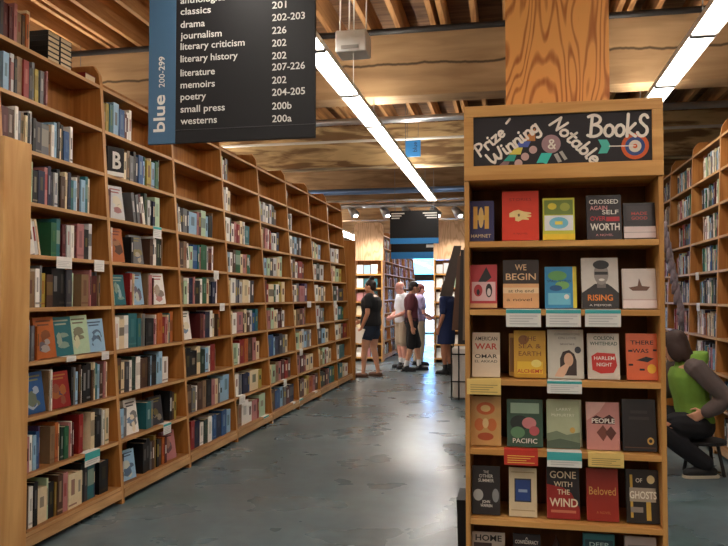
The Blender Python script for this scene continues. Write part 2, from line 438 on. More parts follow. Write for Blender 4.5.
RN = ['nearest tall wooden bookcase beside the stool on the side aisle', 'tall wooden bookcase directly behind the seated person in green',
      'tall wooden bookcase behind the slanted scarf rack, side aisle', 'innermost tall wooden bookcase of the side aisle']
for k in range(5):
    if k == 0: continue
    y1 = RY0 + RW * (k + 1)
    make_bay(RW, RLEAN, 0.44, 0.14, RN[k - 1], 'bookcases along the side aisle', (RX, y1, 0), PI)
FLX, FLY, FRX = -2.68, 15.95, -1.42
for k in range(6):
    make_bay(LW, LEAN, 0.44, 0.14, WHICH[k] + ' far bookcase beyond the cross aisle, from the rounded plywood panel', 'bookcases beyond the cross aisle', (FLX, FLY + LW * k, 0), 0)
for k in range(3):
    make_bay(LW, LEAN, 0.40, 0.14, WHICH[k] + ' far bookcase behind the standing person in navy', 'far bookcases behind the poster rack', (FRX, FLY + LW * (k + 1) + 0.1, 0), PI)

# end panel of the long row and pine endcap at the near end
tag(MB().box(-3.03, -2.54, 0, 0.04, 0, 2.36).build('end_panel', M['side_wood'], loc=(0, LY0 + LW * 8 + 0.02, 0), bevel=0.004),
    'plain brown end panel closing the far end of the long bookcase row', 'panel')
ec = thing('endcap_display', 'pine end display at the near end of the long bookcase row', 'bookcase', (-2.35, 3.06, 0))
EH = 2.17
MB().box(-0.03, 0, 0, 0.205, 0, EH).build('side_panel', M['post_wood'], ec, bevel=0.003)
MB().box(-0.90, -0.87, 0, 0.205, 0, EH).build('side_panel', M['post_wood'], ec, bevel=0.003)
MB().box(-0.87, -0.03, 0.19, 0.205, 0, EH).build('back_panel', M['back_wood'], ec)
MB().box(-0.87, -0.03, 0.0, 0.02, EH - 0.28, EH).build('header_panel', M['disp_wood_x'], ec)
for i in range(6):
    z = 0.3 + 0.27 * i
    MB().box(-0.87, -0.03, 0.0, 0.19, z - 0.02, z, 0, {'y0': 1}).build('shelf', [M['shelf_wood'], M['edge_wood']], ec)

# ------------------------------------------------------------------ books
BOOKS = []          # candidates for shelf books: dicts
def add_book(side, bay, row, y, z, x, th, h, d, col, lean=0.0, face=False, case=''):
    BOOKS.append(dict(side=side, bay=bay, row=row, y=y, z=z, x=x, th=th, h=h, d=d, c=col, lean=lean, face=face, case=case))

def book_cover(mb, th, h, d, mi):
    c = 0.003
    mb.box(-d, 0, -th / 2, -th / 2 + c, 0, h, mi); mb.box(-d, 0, th / 2 - c, th / 2, 0, h, mi); mb.box(-c, 0, -th / 2 + c, th / 2 - c, 0, h, mi)
def book_pages(mb, th, h, d, mi):
    c = 0.003
    mb.box(-d + 0.004, -c, -th / 2 + c, th / 2 - c, 0.002, h - 0.005, mi)
def book_matrix(b):
    sx = 1 if b['side'] == 'L' else -1
    if b.get('flat'):
        base = Matrix.Rotation(R(-90), 4, 'X')
        return Matrix.Translation((b['x'], b['y'], b['z'] + b['th'] / 2)) @ Matrix.Rotation(0 if b['flat'] == 1 else PI / 2 * b['flat'], 4, 'Z') @ base @ Matrix.Translation((0, 0, -b['h'] / 2))
    if b['face']:
        if sx > 0:
            m = Matrix.Rotation(R(-8), 4, 'Y') @ Matrix.Rotation(R(-90) + b.get('tw', 0), 4, 'Z')
            return Matrix.Translation((b['x'] - b['th'] / 2, b['y'], b['z'] + 0.002)) @ m
        m = Matrix.Rotation(R(8), 4, 'Y') @ Matrix.Rotation(R(90) + b.get('tw', 0), 4, 'Z')
        return Matrix.Translation((b['x'] + b['th'] / 2, b['y'] + b['d'], b['z'] + 0.002)) @ m
    a = b['lean']
    lift = abs(math.sin(a)) * b['th'] / 2
    return Matrix.Translation((b['x'], b['y'] + b['th'] / 2, b['z'] + lift + 0.0005)) @ Matrix.Rotation(a * sx, 4, 'X' if sx > 0 else 'X') @ Matrix.Rotation(0 if sx > 0 else PI, 4, 'Z')

rnd = random.Random(11)
def y_at(px, row, side='L'):
    # depth Y on the sloping front plane of a row at picture column px, at the middle height of the row
    z = board_z(row) + 0.12
    if side == 'L': c = -(LX - LEAN * z)
    else: c = RX + RLEAN * z
    d = ray(px, 300); return c * d.y / abs(d.x)
def parse(tokens):
    out = []
    for t in tokens.split():
        lean = t.startswith('/'); t = t.lstrip('/')
        face = t.startswith('f'); t = t[1:] if face else t
        col = t[0]; num = t[1:]
        w = float(num) if num else 2.0
        out.append((col, w, lean, face))
    return out
def fill_row(bay, row, px0, px1, tokens, side='L'):
    y0 = LY0 + LW * bay + 0.022
    ya = max(y_at(px0, row), y0); yb = min(y_at(px1, row), y0 + LW - 0.05)
    toks = parse(tokens)
    tot = sum(14 if (f) else w for c, w, l, f in toks)
    k = (yb - ya) / tot
    y = ya
    z = board_z(row)
    for c, w, l, f in toks:
        wid = (14 if f else w) * k
        if c == '_':
            y += wid; continue
        h = rnd.choice((0.198, 0.205, 0.21, 0.216, 0.228, 0.235, 0.24, 0.245)) + rnd.uniform(-0.004, 0.004)
        d = rnd.choice((0.13, 0.14, 0.15, 0.16))
        x = LX - LEAN * z - 0.022 - rnd.uniform(0, 0.014) - LEAN * h * 0.5
        if f:
            dd = min(max(wid - 0.012, 0.10), 0.16)
            b = dict(side='L', bay=bay, row=row, y=y, z=z, x=x - 0.01, th=0.028, h=min(h + 0.01, 0.245), d=dd, c=c, lean=0, face=True, tw=R(rnd.uniform(-14, -2)))
        else:
            a = R(rnd.uniform(9, 14)) if l else R(rnd.choice((0, 0, 0, 0.6, -0.5)))
            b = dict(side='L', bay=bay, row=row, y=y + (0.018 if l else 0), z=z, x=x, th=max(wid - 0.0012, 0.008), h=h, d=d, c=c, lean=a, face=False)
        BOOKS.append(b); y += wid
def random_row(side, bay, row, ya, yb, xfront, sx, palette, dens=1.0):
    y = ya; z = board_z(row)
    while y < yb:
        w = rnd.choice((0.016, 0.02, 0.024, 0.028, 0.032, 0.04))
        if y + w > yb: break
        if rnd.random() < 0.05:
            y += rnd.uniform(0.01, 0.05); continue
        h = rnd.uniform(0.19, 0.245); d = rnd.choice((0.13, 0.14, 0.15))
        x = xfront - sx * (0.022 + rnd.uniform(0, 0.014) + 0.008)
        a = R(8) if (rnd.random() < 0.04) else 0
        BOOKS.append(dict(side=side, bay=bay, row=row, y=y + (0.02 if a else 0), z=z, x=x, th=w - 0.0012, h=h, d=d, c=rnd.choice(palette), lean=a if side == 'L' else -a, face=False))
        y += w + (0.03 if a else 0)

ROWS = {
 (0, 9): (0, 31, 'Z2 D3 D2 _2 P2 A3 E2 O2 C2'),
 (0, 8): (4, 48, 'L3 D1 H2 K1.5 A3 R3 K2 S1.5 Y2 g1 S2 D1.5 P1'),
 (0, 7): (3, 74, 'D4 E4 W2 S2 A2 C1.5 K2 H2 K2 Z4 S5 A2 W2 L2 K2 C1.5 K2 B4 W2'),
 (0, 6): (30, 92, 'P2 g1 K3 N4 P2 N2 Z2 H2 K2 E3 C2 N2 T2 L2 W1 E2 L3 T2 C1.5'),
 (0, 5): (30, 95, '/W3 /H2 /C1 _6 G3 T2 K1 D2 Z1 H2 W2 D2 P4 K3 H2'),
 (0, 4): (30, 103, 'A4 W2 S1 Y2 E3 K4 K3 Z3 g1 _5 A4 P1 D3 S1 A1'),
 (0, 3): (30, 108, 'R2 H2 S2 D2 O2 fO fT fg fL'),
 (0, 2): (30, 111, 'C3 fB A1 W1 fR K2 S2 L2 E2 W1 K4 K4 E2 C1.5 T2 L2 E3 P2 C1'),
 (0, 1): (30, 114, 'g1 P2 W2 L2 B2 U1 _6 A3 O2 C1 V2 G3 P2 W1 D1 _3 R3 _6 C3 K4 S2 W1 Z1 C3'),
 (0, 0): (30, 114, 'E3 W2 K2 C5 g1 K3 M1 E3 P3 C5 C3 K2 Z2 T4 N1 _2 K6'),
 (1, 8): (105, 133, 'M2 Y2 T3 L4 B4 D2 W2 W2'),
 (1, 7): (106, 161, 'D2 _13 C2 H1 A2 S3 K2 N2 B4 L2 G1 Y4 C1 L3 G3 K1'),
 (1, 6): (109, 162, 'D3 _1 fH /S2 /S2 /D2 /W2 V2 H2 K2 N2 g4'),
 (1, 5): (112, 165, 'K2 W1 fO K2 fS E3 W2 W2 V3 K1 A1'),
 (1, 4): (115, 171, '/g2 fT _1 R2 C1 fL A1 P3 D1 _2 fW'),
 (1, 3): (118, 176, 'W3 C4 W3 T6 T3 A1 S2 K6 P2 W1 O4 R2 P2 C1 T1 O3'),
 (1, 2): (121, 172, 'E3 C3 Z3 W2 V3 W3 E6 K2 L1 K4 L2 L3 W5'),
 (1, 1): (124, 180, 'L3 S3 fW T4 S2 fZ K2 E2 Y2'),
 (1, 0): (128, 186, 'K1 fL K3 K3 S1 E2 M2 K2 E3 O2 D2 fP'),
 (2, 6): (176, 215, 'N2 H1 /W1 K2 S1 S2 N1 L6 P1 D2 g4 L2 K3 A1'),
 (2, 5): (179, 216, 'P2 E2 A2 /W2 g2 B3 T1 P1 G4 H1 D3 W1'),
 (2, 4): (184, 220, 'A2 g2 W1 N3 P1 K4 W2 G3 C2 K1 N3 W2'),
 (2, 3): (186, 223, 'fW D3 P1 N4 W2 C2 _2 E1 O2'),
 (2, 2): (189, 219, 'K3 K4 C2 V3 L2 W1 R3 A1'),
 (2, 1): (192, 232, 'E2 S2 W1 E3 A2 K3 P2 C2 S1 L2 L4'),
 (2, 0): (195, 234, 'R2 N3 W2 V2 W2 L1 B2 N3 B3 L3'),
 (3, 8): (221, 229, 'g3 H2 E1 S2'),
 (3, 7): (222, 232, 'H4 W2 C3'),
 (3, 6): (225, 252, 'G2 W3 V1 W2 P2 R2 C2 E1 W1 T4'),
 (3, 5): (227, 253, 'T2 L2 W2 E2 G4 C2 P3 O1 G2 T1'),
 (3, 4): (230, 256, 'C2 W3 S2 N1 H2 C4 W2 Z2'),
 (3, 3): (232, 260, 'C2 W3 P4 E1 C2 E2 H2 B2 T2'),
 (3, 2): (235, 262, 'g3 W1 R3 O2 E3 P2 C2'),
 (3, 1): (238, 264, 'W2 S2 N3 B1 C5 Y2'),
 (3, 0): (241, 268, 'A2 W4 W2 P3 R1 g4'),
 (4, 7): (258, 278, 'g2 S2 H2 W2 N1 H2 K2 E2'),
 (4, 6): (260, 281, 'C2 A2 P2 W2 R1 H2 W3 N2'),
 (4, 5): (262, 284, 'T2 L2 g2 K3 H3 C2 g2'),
 (4, 4): (264, 287, 'D2 R1 C3 G1 W2 Y2 C2'),
 (4, 3): (266, 287, 'R2 P2 g2 C2 W1 D2 E1 W2'),
 (4, 2): (269, 290, 'B4 L1 N3 Z2 S2 C2'),
 (4, 1): (271, 293, 'C2 g2 A2 P2 D2 R2 E2'),
 (4, 0): (273, 296, 'E3 B3 L2 S2 D2 N3'),
 (5, 8): (285, 289, 'H3'), (5, 7): (286, 294, 'K4 S1 W2'),
 (5, 6): (288, 303, 'H2 W2 S2 L2 K2 S2'),
 (5, 5): (290, 306, 'P1 H2 E2 W2 S1 R4 D2'),
 (5, 4): (292, 309, 'D2 W2 S2 P4 U2'),
 (5, 3): (294, 308, 'C3 A2 D2 S1 P1 E1'),
 (5, 2): (297, 313, 'g3 C2 H2 L2 S2 W1'),
 (5, 1): (299, 315, 'P2 D2 R1 C2 C2'),
 (5, 0): (302, 322, 'E2 D2 C2 Y2 O4 P2 E3'),
 (6, 7): (308, 312, 'H4'),
 (6, 6): (309, 322, 'S2 C2 g1 C2 L2'), (6, 5): (311, 325, 'C2 H2 V2 H3'), (6, 4): (313, 327, 'H2 W2 C2 S2 C1'),
 (6, 3): (315, 326, 'P1 H2 E1 S2 T1'), (6, 2): (317, 330, 'T1 Z2 L2 C2'), (6, 1): (319, 333, 'C2 M2 g2 R1 W2 C2'), (6, 0): (321, 336, 'V3 K2 D2 P1 T2 G2'),
 (7, 8): (326, 330, 'W3 P1'), (7, 7): (327, 330, 'C2'),
 (7, 6): (329, 340, 'S2 H3 C1 W2'), (7, 5): (331, 343, 'P2 C2 g2 Y2'), (7, 4): (332, 345, 'C1 V2 H1 Z3'),
 (7, 3): (335, 345, 'C1 W2 T3 G1'), (7, 2): (337, 348, 'W3 C2 E2 R3'), (7, 1): (339, 346, 'W1 T3'), (7, 0): (341, 349, 'T2 C1 W2'),
}
for (bay, row), (a, b, t) in ROWS.items(): fill_row(bay, row, a, b, t)
# flat piles on the open top of the first bookcase
def flat_pile(y, n, th, cols, ln, dp, xin=0.02):
    z = board_z(9)
    for i in range(n):
        BOOKS.append(dict(side='L', bay=0, row=9, y=y, z=z + i * (th + 0.001), x=LX - LEAN * z - xin - ln / 2, th=th, h=ln, d=dp, c=cols[i % len(cols)], lean=0, face=False, flat=-1, tw=0))
flat_pile(y_at(46, 9), 6, 0.031, 'K', 0.2, 0.125); flat_pile(y_at(46, 9) + 0.13, 6, 0.031, 'K', 0.2, 0.125)
flat_pile(y_at(84, 9), 1, 0.05, 'R', 0.2, 0.13)

PALR = 'WWCCHSKNEATgGDPLRBVOZ'
for k in range(1, 5):
    y1 = RY0 + RW * (k + 1); y0 = y1 - RW
    for row in range(0, 9):
        z = board_z(row)
        xf = RX + RLEAN * z
        e = y0 + RW * rnd.uniform(0.72, 0.9)
            # books stand against the near divider of each bay
        random_row('R', k, row, y0 + 0.03, y1 - RW * rnd.uniform(0.16, 0.34), xf, -1, PALR)
for k in range(6):
    for row in range(0, 9):
        z = board_z(row); y0 = FLY + LW * k
        random_row('FL', k, row, y0 + 0.03, y0 + LW * rnd.uniform(0.7, 0.95), FLX - LEAN * z, 1, 'WCHSAEODKgPTLR')
for k in range(3):
    for row in range(0, 9):
        z = board_z(row); y0 = FLY + 0.1 + LW * k
        random_row('FR', k, row, y0 + 0.03, y0 + LW * rnd.uniform(0.7, 0.95), FRX + LEAN * z, -1, 'WCHSPEODKPTLR')
for b in BOOKS:
    if b['side'] == 'FL': b['side'] = 'L'; b['case'] = 'far'
    elif b['side'] == 'FR': b['side'] = 'R'; b['case'] = 'far'
    else: b['case'] = b['side']

def shown(b):
    if b['case'] == 'far': return 0
    m = book_matrix(b)
    if b.get('flat'): p0 = m @ Vector((0, 0, 0)); p1 = m @ Vector((0, b['th'], b['h']))
    else:
        p0 = m @ Vector((0, -b['th'] / 2, 0)); p1 = m @ Vector((-b['d'] if b['face'] else 0, b['th'] / 2, b['h']))
    a, c = to_px(p0), to_px(p1)
    cx, cy = (a[0] + c[0]) / 2, (a[1] + c[1]) / 2
    if not (1 < cx < 727 and 0 < cy < 545): return 0
    if cx < 30 and cy > 140: return 0                   # behind the pine end display
    if 462 < cx < 664: return 0                          # behind the standing display
    if 149 < cx < 316 and cy < 138: return 0
    if b['case'] == 'R' and cx < 716 and 335 < cy < 470: return 0.3 * abs(a[0] - c[0]) * abs(a[1] - c[1])
    return abs(a[0] - c[0]) * abs(a[1] - c[1])
for b in BOOKS: b['s'] = shown(b)
N_SINGLE = 262
order = sorted(range(len(BOOKS)), key=lambda i: -BOOKS[i]['s'])
single = set(i for i in order[:N_SINGLE] if BOOKS[i]['s'] > 0)
ROWW = ['lowest', 'second', 'third', 'fourth', 'fifth', 'sixth', 'seventh', 'eighth', 'ninth', 'topmost']
counts = {}
rest = MB(); KI = {k: i for i, k in enumerate(BKEYS)}; PG = len(BKEYS)
def blend(a, c, f, _k={}):
    k = (a, c, f)
    if k not in _k:
        A, Cc = PAL[a][1], PAL[c][1]
        _k[k] = plain('print ' + a + c, tuple(int(x + (y - x) * f) for x, y in zip(A, Cc)), 0.5)
    return _k[k]
def contrast_for(c, r):
    return r.choice('WCYH') if c in 'KNBTGVRDUEZSM' else r.choice('KNDERV')
for i in sorted(range(len(BOOKS)), key=lambda i: (BOOKS[i]['case'], BOOKS[i]['bay'], BOOKS[i]['row'], BOOKS[i]['y'], BOOKS[i]['z'])):
    b = BOOKS[i]; m = book_matrix(b)
    if i in single:
        key = (b['case'], b['bay'], b['row']); counts[key] = counts.get(key, 0) + 1; n = counts[key]
        cw = PAL[b['c']][0]
        kind = 'face-out' if b['face'] else 'flat' if b.get('flat') else 'leaning' if abs(b['lean']) > R(5) else 'thick' if b['th'] > 0.034 else 'slim' if b['th'] < 0.016 else 'upright'
        where = f"{ROWW[b['row']]} shelf up, {WHICH[b['bay']]} long-row bookcase" if b['case'] == 'L' else f"{ROWW[b['row']]} shelf up, {['','near','middle','scarf-rack','inner'][b['bay']]} side-aisle bookcase"
        lab = f"{kind} {cw} book, {ORD[min(n, 30)]} from the nearer end, {where}"
        q = MB(); book_cover(q, b['th'], b['h'], b['d'], 0)
        o = q.build('book', BM[b['c']]); o.matrix_world = m
        tag(o, lab, 'book', 'books on the aisle bookcases')
        q = MB(); book_pages(q, b['th'], b['h'], b['d'], 0); q.build('page_block', M['pages'], o)
        c2 = contrast_for(b['c'], rnd)
        q = MB()
        if b['face']:
            d, h, y = b['d'], b['h'], b['th'] / 2 + 0.0006
            z1 = rnd.choice((0.5, 0.62, 0.7))
            def pt(u, v): return (-u * d, y, v * h)
            def rect(u0, u1, v0, v1): q.face([pt(u1, v0), pt(u0, v0), pt(u0, v1), pt(u1, v1)][::-1])
            for j in range(2): rect(0.14 + 0.06 * j, 0.86 - 0.1 * j, 0.88 - 0.09 * j, 0.92 - 0.09 * j)
            w_ = MB()
            for j in range(5):
                cu, cv, ru, rv = rnd.uniform(.3, .7), rnd.uniform(.2, .6), rnd.uniform(.1, .28), rnd.uniform(.06, .2)
                w_.face([(-min(max(cu + ru * math.cos(t * PI / 6) * (1 + .3 * math.sin(3 * t)), .03), .97) * d, y + 0.0002 * (j + 1), min(max(cv + rv * math.sin(t * PI / 6), .03), .97) * h) for t in range(12)][::-1], j % 3)
            w_.build('cover_picture', [blend(b['c'], c2, 0.5), blend(b['c'], rnd.choice('WCLA'), 0.6), blend(b['c'], rnd.choice('KNEB'), 0.6)], o)
            q.build('cover_print', blend(b['c'], c2, 0.65), o)
        elif not b.get('flat'):
            w = b['th'] * 0.2; h = b['h']
            a0 = rnd.uniform(0.3, 0.45); a1 = rnd.uniform(0.7, 0.85)
            st = rnd.random()
            if st < 0.55:
                q.box(0, 0.0006, -w, w, h * a0, h * a1)
            elif st < 0.85:
                q.box(0, 0.0006, -b['th'] * 0.47, b['th'] * 0.47, h * 0.08, h * 0.13); q.box(0, 0.0006, -w, w, h * a0, h * a1)
            else:
                q.box(0, 0.0006, -b['th'] * 0.48, b['th'] * 0.48, h * a0, h * a1)
            q.build('spine_lettering', blend(b['c'], c2, rnd.choice((0.2, 0.35, 0.5))), o)
    else:
        q = MB(); book_cover(q, b['th'], b['h'], b['d'], KI[b['c']]); book_pages(q, b['th'], b['h'], b['d'], PG)
        if not b.get('flat') and not b['face']:
            w = b['th'] * 0.2; h = b['h']
            q.box(0, 0.0006, -w, w, h * rnd.uniform(0.3, 0.45), h * rnd.uniform(0.65, 0.85), KI[contrast_for(b['c'], rnd)])
        k = len(rest.v); rest.v += [tuple(m @ Vector(v)) for v in q.v]
        rest.f += [tuple(k + a for a in f) for f in q.f]; rest.m += q.m

# the standing letter block on the second bookcase
t = thing('letter_block', 'black block with a white letter B among the upper books', 'sign', (LX - LEAN * board_z(7) - 0.02, y_at(107.5, 7), board_z(7)), R(-20))
MB().box(-0.05, 0, 0, 0.145, 0.03, 0.205).build('block', M['sign_black'], t)
MB().box(-0.05, 0.0, 0, 0.145, 0.0, 0.03).build('base', M['paper'], t)
q = MB(); add_text(q, 'B', (0.0012, 0.042, 0.055), (0, 1, 0), (0, 0, 1), width=0.075, height=0.12, bold=0.03); q.build('letter', M['sign_text'], t)

# ------------------------------------------------------ shelf tags (paper)
def make_tag(p, nx, w, h, style, label, tilt=0.0):
    """p: point at the top centre of a shelf's front edge; nx = +1/-1 facing +X/-X, 0 facing -Y"""
    t = thing('shelf_tag', label, 'tag', p, 0, 'paper tags on shelf edges')
    q = MB(); hd = MB()
    base = {'w': M['paper'], 't': M['paper'], 'y': M['paper_yellow'], 'r': M['paper_red'], 'T': M['paper']}[style]
    if nx == 0:
        f = lambda a, o, z: (a, -o, z)
    else:
        f = lambda a, o, z: (nx * o, a, z)
    a0, a1 = -w / 2, w / 2
    def slab(mb, za, zb, o, e=0.0008, b0=a0, b1=a1):
        P = [f(b0, o, za), f(b1, o, za), f(b1, o, zb), f(b0, o, zb)]; Q = [f(b0, o + e, za), f(b1, o + e, za), f(b1, o + e + tilt * 0, zb), f(b0, o + e, zb)]
        mb.loft([P, Q])
    slab(q, -h, 0.001, 0.0025)
    P = [f(a0, -0.05, 0.0012), f(a1, -0.05, 0.0012), f(a1, 0.0035, 0.0012), f(a0, 0.0035, 0.0012)]
    q.loft([P, [(x, y, z + 0.0008) for x, y, z in P]])
    q.build('paper', base, t)
    if style in 'tT':
        slab(hd, -h * 0.22, -0.001, 0.0038)
        if style == 'T': slab(hd, -h * 0.55, -h * 0.22, 0.0038)
        hd.build('teal_heading', M['teal_ink'], t)
    lines = MB(); k = 0
    for z in (0.35, 0.5, 0.65, 0.8):
        if style == 'T' and z < 0.6: continue
        slab(lines, -h * (z + 0.05), -h * z, 0.0038, 0.0005, a0 + w * 0.1, a1 - w * (0.1 + 0.12 * (k % 3))); k += 1
    lines.build('print', plain('tag print', {'y': (176, 150, 90), 'r': (240, 200, 90)}.get(style, (200, 198, 196)), 0.7) if style not in M else M['paper'], t)
    return t
TAGS = [(64, 259, 5, 0.16, 0.07, 'w'), (99, 263, 5, 0.12, 0.075, 'w'), (92, 461, 1, 0.17, 0.085, 'T'), (71, 361, 3, 0.1, 0.03, 'w'), (105, 357, 3, 0.09, 0.05, 'w'),
        (157, 230, 6, 0.14, 0.09, 't'), (167, 431, 1, 0.13, 0.08, 't'), (216, 273, 5, 0.12, 0.08, 'w'), (222, 308, 4, 0.12, 0.07, 'w'),
        (242, 402, 1, 0.17, 0.08, 'w'), (266, 422, 0, 0.17, 0.08, 't'), (285, 387, 1, 0.12, 0.08, 'w'), (294, 412, 0, 0.1, 0.09, 'w'), (301, 407, 0, 0.17, 0.09, 't'),
        (316, 396, 0, 0.14, 0.08, 'w'), (301, 353, 2, 0.15, 0.08, 'w'), (309, 305, 4, 0.2, 0.08, 'w'), (335, 303, 4, 0.2, 0.08, 'w'), (318, 327, 3, 0.15, 0.08, 'w')]
for j, (px, py, row, w, h, st) in enumerate(TAGS):
    z = board_z(row); X = LX - LEAN * z
    d = ray(px, py); Y = X * d.y / d.x
    bay = int((Y - LY0) / LW)
    make_tag((X, Y, z), 1, w, h, st, f"{'teal-headed' if st in 'tT' else 'plain white'} paper tag, {ROWW[row]} shelf up, {WHICH[bay]} long-row bookcase, " + ('nearer one' if j in (0, 3, 12, 16) and True else 'further one' if j in (1, 4, 13) else 'hanging low'))
for j, (px, py, row) in enumerate([(697, 244, 5), (698, 274, 4), (690, 335, 2)]):
    z = board_z(row); X = RX + RLEAN * z
    d = ray(px, py); Y = X * d.y / d.x
    make_tag((X, Y, z), -1, 0.12, 0.075, 'w', f"white paper tag on {ROWW[row]} shelf up of the side-aisle bookcase")

# ------------------------------------------------------- standing display
DY = 3.295; DX0, DX1 = -0.19, 0.655; DH = 2.255
dsp = thing('book_display', 'free-standing wooden display with a chalkboard header, full of face-out books', 'bookcase', (DX0, DY, 0))
DW = DX1 - DX0; DD = 0.32; TS = 0.021
for x in (0, DW - TS): MB().box(x, x + TS, 0, DD, 0, DH - 0.335).build('side_panel', M['disp_wood'], dsp, bevel=0.003)
MB().box(TS, DW - TS, DD - 0.012, DD, 0.02, DH - 0.335).build('back_panel', M['disp_back'], dsp)
DSH = [0.115, 0.42, 0.728, 1.035, 1.345, 1.648]
for z in DSH: MB().box(TS, DW - TS, 0.002, DD - 0.012, z - 0.026, z, 0).build('shelf', M['disp_wood_x'], dsp, bevel=0.002)
MB().box(TS, DW - TS, 0.01, 0.03, 0, 0.085).build('base_board', M['disp_wood_x'], dsp)
hz0, hz1 = DH - 0.335, DH
cz0, cz1, cx0, cx1 = hz0 + 0.065, hz1 - 0.05, 0.042, DW - 0.045
q = MB(); q.box(0, DW, -0.012, 0.02, hz0, cz0); q.box(0, DW, -0.012, 0.02, cz1, hz1); q.box(0, cx0, -0.012, 0.02, cz0, cz1); q.box(cx1, DW, -0.012, 0.02, cz0, cz1)
q.box(0, DW, 0.02, DD, hz0, hz1)
q.build('header_frame', M['disp_wood_x'], dsp, bevel=0.002)
cb = MB().box(cx0 - 0.004, cx1 + 0.004, -0.003, 0.012, cz0 - 0.004, cz1 + 0.004).build('chalkboard', M['chalkboard'], dsp)
CBY = -0.0036
def cbp(px, py, o=0.0):
    p = on_y(px, py, DY + CBY); return Vector((p.x - DX0, CBY - o, p.z))
def zA(x, y): return (465 + x / 6.83, 100 + y / 6.83)
def zB(x, y): return (555 + x / 6.62, 100 + y / 6.62)
def stroke(mb, pts, r, mi=0, o=0.0006):
    """a painted stroke: flat ribbon with round ends on the board"""
    P = [Vector((p[0], 0, p[2])) for p in pts]
    y = CBY - o
    for a, b in zip(P, P[1:]):
        d = b - a
        if d.length < 1e-6: continue
        d.normalize(); n = Vector((-d.z, 0, d.x)) * r
        mb.face([(a + n).to_tuple()[:1] + (y,) + (a + n).to_tuple()[2:], (b + n).to_tuple()[:1] + (y,) + (b + n).to_tuple()[2:],
                 (b - n).to_tuple()[:1] + (y,) + (b - n).to_tuple()[2:], (a - n).to_tuple()[:1] + (y,) + (a - n).to_tuple()[2:]], mi)
    for k, a in enumerate(P):
        yy = y - 0.00004 * (k + 1)
        mb.face([(a.x + r * math.cos(t * PI / 5), yy, a.z + r * math.sin(t * PI / 5)) for t in range(10)], mi)
def arc(cx, cy, rx, ry, a0, a1, n=9):
    return [(cx + rx * math.cos(R(a0 + (a1 - a0) * k / n)), cy + ry * math.sin(R(a0 + (a1 - a0) * k / n))) for k in range(n + 1)]
GL = {  # x-height 0.55, cap height 1, advance last
 'P': ([[(0.1, 0), (0.16, 0.95)], [(0.0, 0.85)] + arc(0.2, 0.7, 0.36, 0.27, 110, -100)], 0.62),
 'r': ([[(0.08, 0.5), (0.1, 0)], [(0.1, 0.3)] + arc(0.26, 0.36, 0.16, 0.18, 150, 40)], 0.42),
 'i': ([[(0.08, 0.52), (0.1, 0.06), (0.2, 0.02)], [(0.08, 0.76), (0.1, 0.78)]], 0.26),
 'z': ([[(0.02, 0.52), (0.36, 0.52), (0.04, 0.04), (0.4, 0.04)]], 0.46),
 'e': ([[(0.04, 0.26), (0.34, 0.32)] + arc(0.2, 0.28, 0.17, 0.25, 15, 320)], 0.46),
 'W': ([[(0.0, 0.9), (0.06, 0.3), (0.18, 0.03), (0.32, 0.2), (0.4, 0.6), (0.46, 0.15), (0.6, 0.03), (0.74, 0.3), (0.8, 0.85)]], 0.9),
 'n': ([[(0.06, 0.5), (0.08, 0)], [(0.08, 0.3)] + arc(0.24, 0.34, 0.14, 0.18, 150, 10) + [(0.38, 0.06), (0.44, 0.02)]], 0.46),
 'g': ([arc(0.2, 0.28, 0.17, 0.25, 40, 400), [(0.37, 0.52), (0.36, -0.2)] + arc(0.2, -0.22, 0.16, 0.2, 0, -150)], 0.5),
 'N': ([[(0.06, 0), (0.12, 0.92), (0.5, 0.06), (0.56, 0.95)]], 0.66),
 'o': ([arc(0.2, 0.27, 0.18, 0.25, 80, 440)], 0.44),
 't': ([[(0.16, 0.85), (0.14, 0.12), (0.22, 0.02), (0.34, 0.06)], [(0.0, 0.56), (0.34, 0.58)]], 0.38),
 'a': ([arc(0.2, 0.27, 0.17, 0.25, 40, 400), [(0.37, 0.5), (0.37, 0.08), (0.46, 0.02)]], 0.5),
 'b': ([[(0.06, 0.95), (0.06, 0.05)], arc(0.23, 0.27, 0.17, 0.25, 150, -170)], 0.46),
 'l': ([[(0.08, 0.95), (0.08, 0.08), (0.18, 0.02)]], 0.24),
 'B': ([[(0.14, 0.02), (0.16, 0.96)], [(0.0, 0.9)] + arc(0.22, 0.76, 0.28, 0.21, 110, -80), [(0.2, 0.53)] + arc(0.24, 0.28, 0.34, 0.26, 80, -130)], 0.68),
 'k': ([[(0.06, 0.98), (0.06, 0)], [(0.36, 0.56), (0.08, 0.24), (0.4, 0.0)]], 0.46),
 's': ([arc(0.24, 0.74, 0.15, 0.2, 20, 250, 7) + arc(0.2, 0.24, 0.2, 0.24, 70, -160, 8)], 0.5),
 '&': ([[(0.5, 0.02), (0.14, 0.68)] + arc(0.26, 0.76, 0.14, 0.16, 200, -20, 6) + [(0.1, 0.3)] + arc(0.24, 0.2, 0.18, 0.18, 170, 330, 6) + [(0.5, 0.4)]], 0.55),
 '-': ([[(0.04, 0.3), (0.4, 0.34)]], 0.44),
}
def script(mb, word, p0, p1, size, r, mi=0, slant=0.0):
    """word along p0->p1 (pixels on the board), size = cap height in px"""
    a, b = cbp(*p0), cbp(*p1)
    u = (b - a); u.y = 0; L = u.length; u.normalize(); v = Vector((-u.z, 0, u.x))
    sz = (cbp(p0[0], p0[1] - size) - a).length
    adv = sum(GL[c][1] for c in word); kx = L / adv
    x = 0
    for c in word:
        for s in GL[c][0]:
            stroke(mb, [a + u * ((x + q[0] + slant * q[1]) * kx) + v * (q[1] * sz) for q in s], r, mi)
        x += GL[c][1]
q = MB()
script(q, 'Prize', zA(100, 392), zA(285, 232), 12.5, 0.0052, slant=0.05)
stroke(q, [cbp(*zA(282, 160)), cbp(*zA(306, 130))], 0.0052)
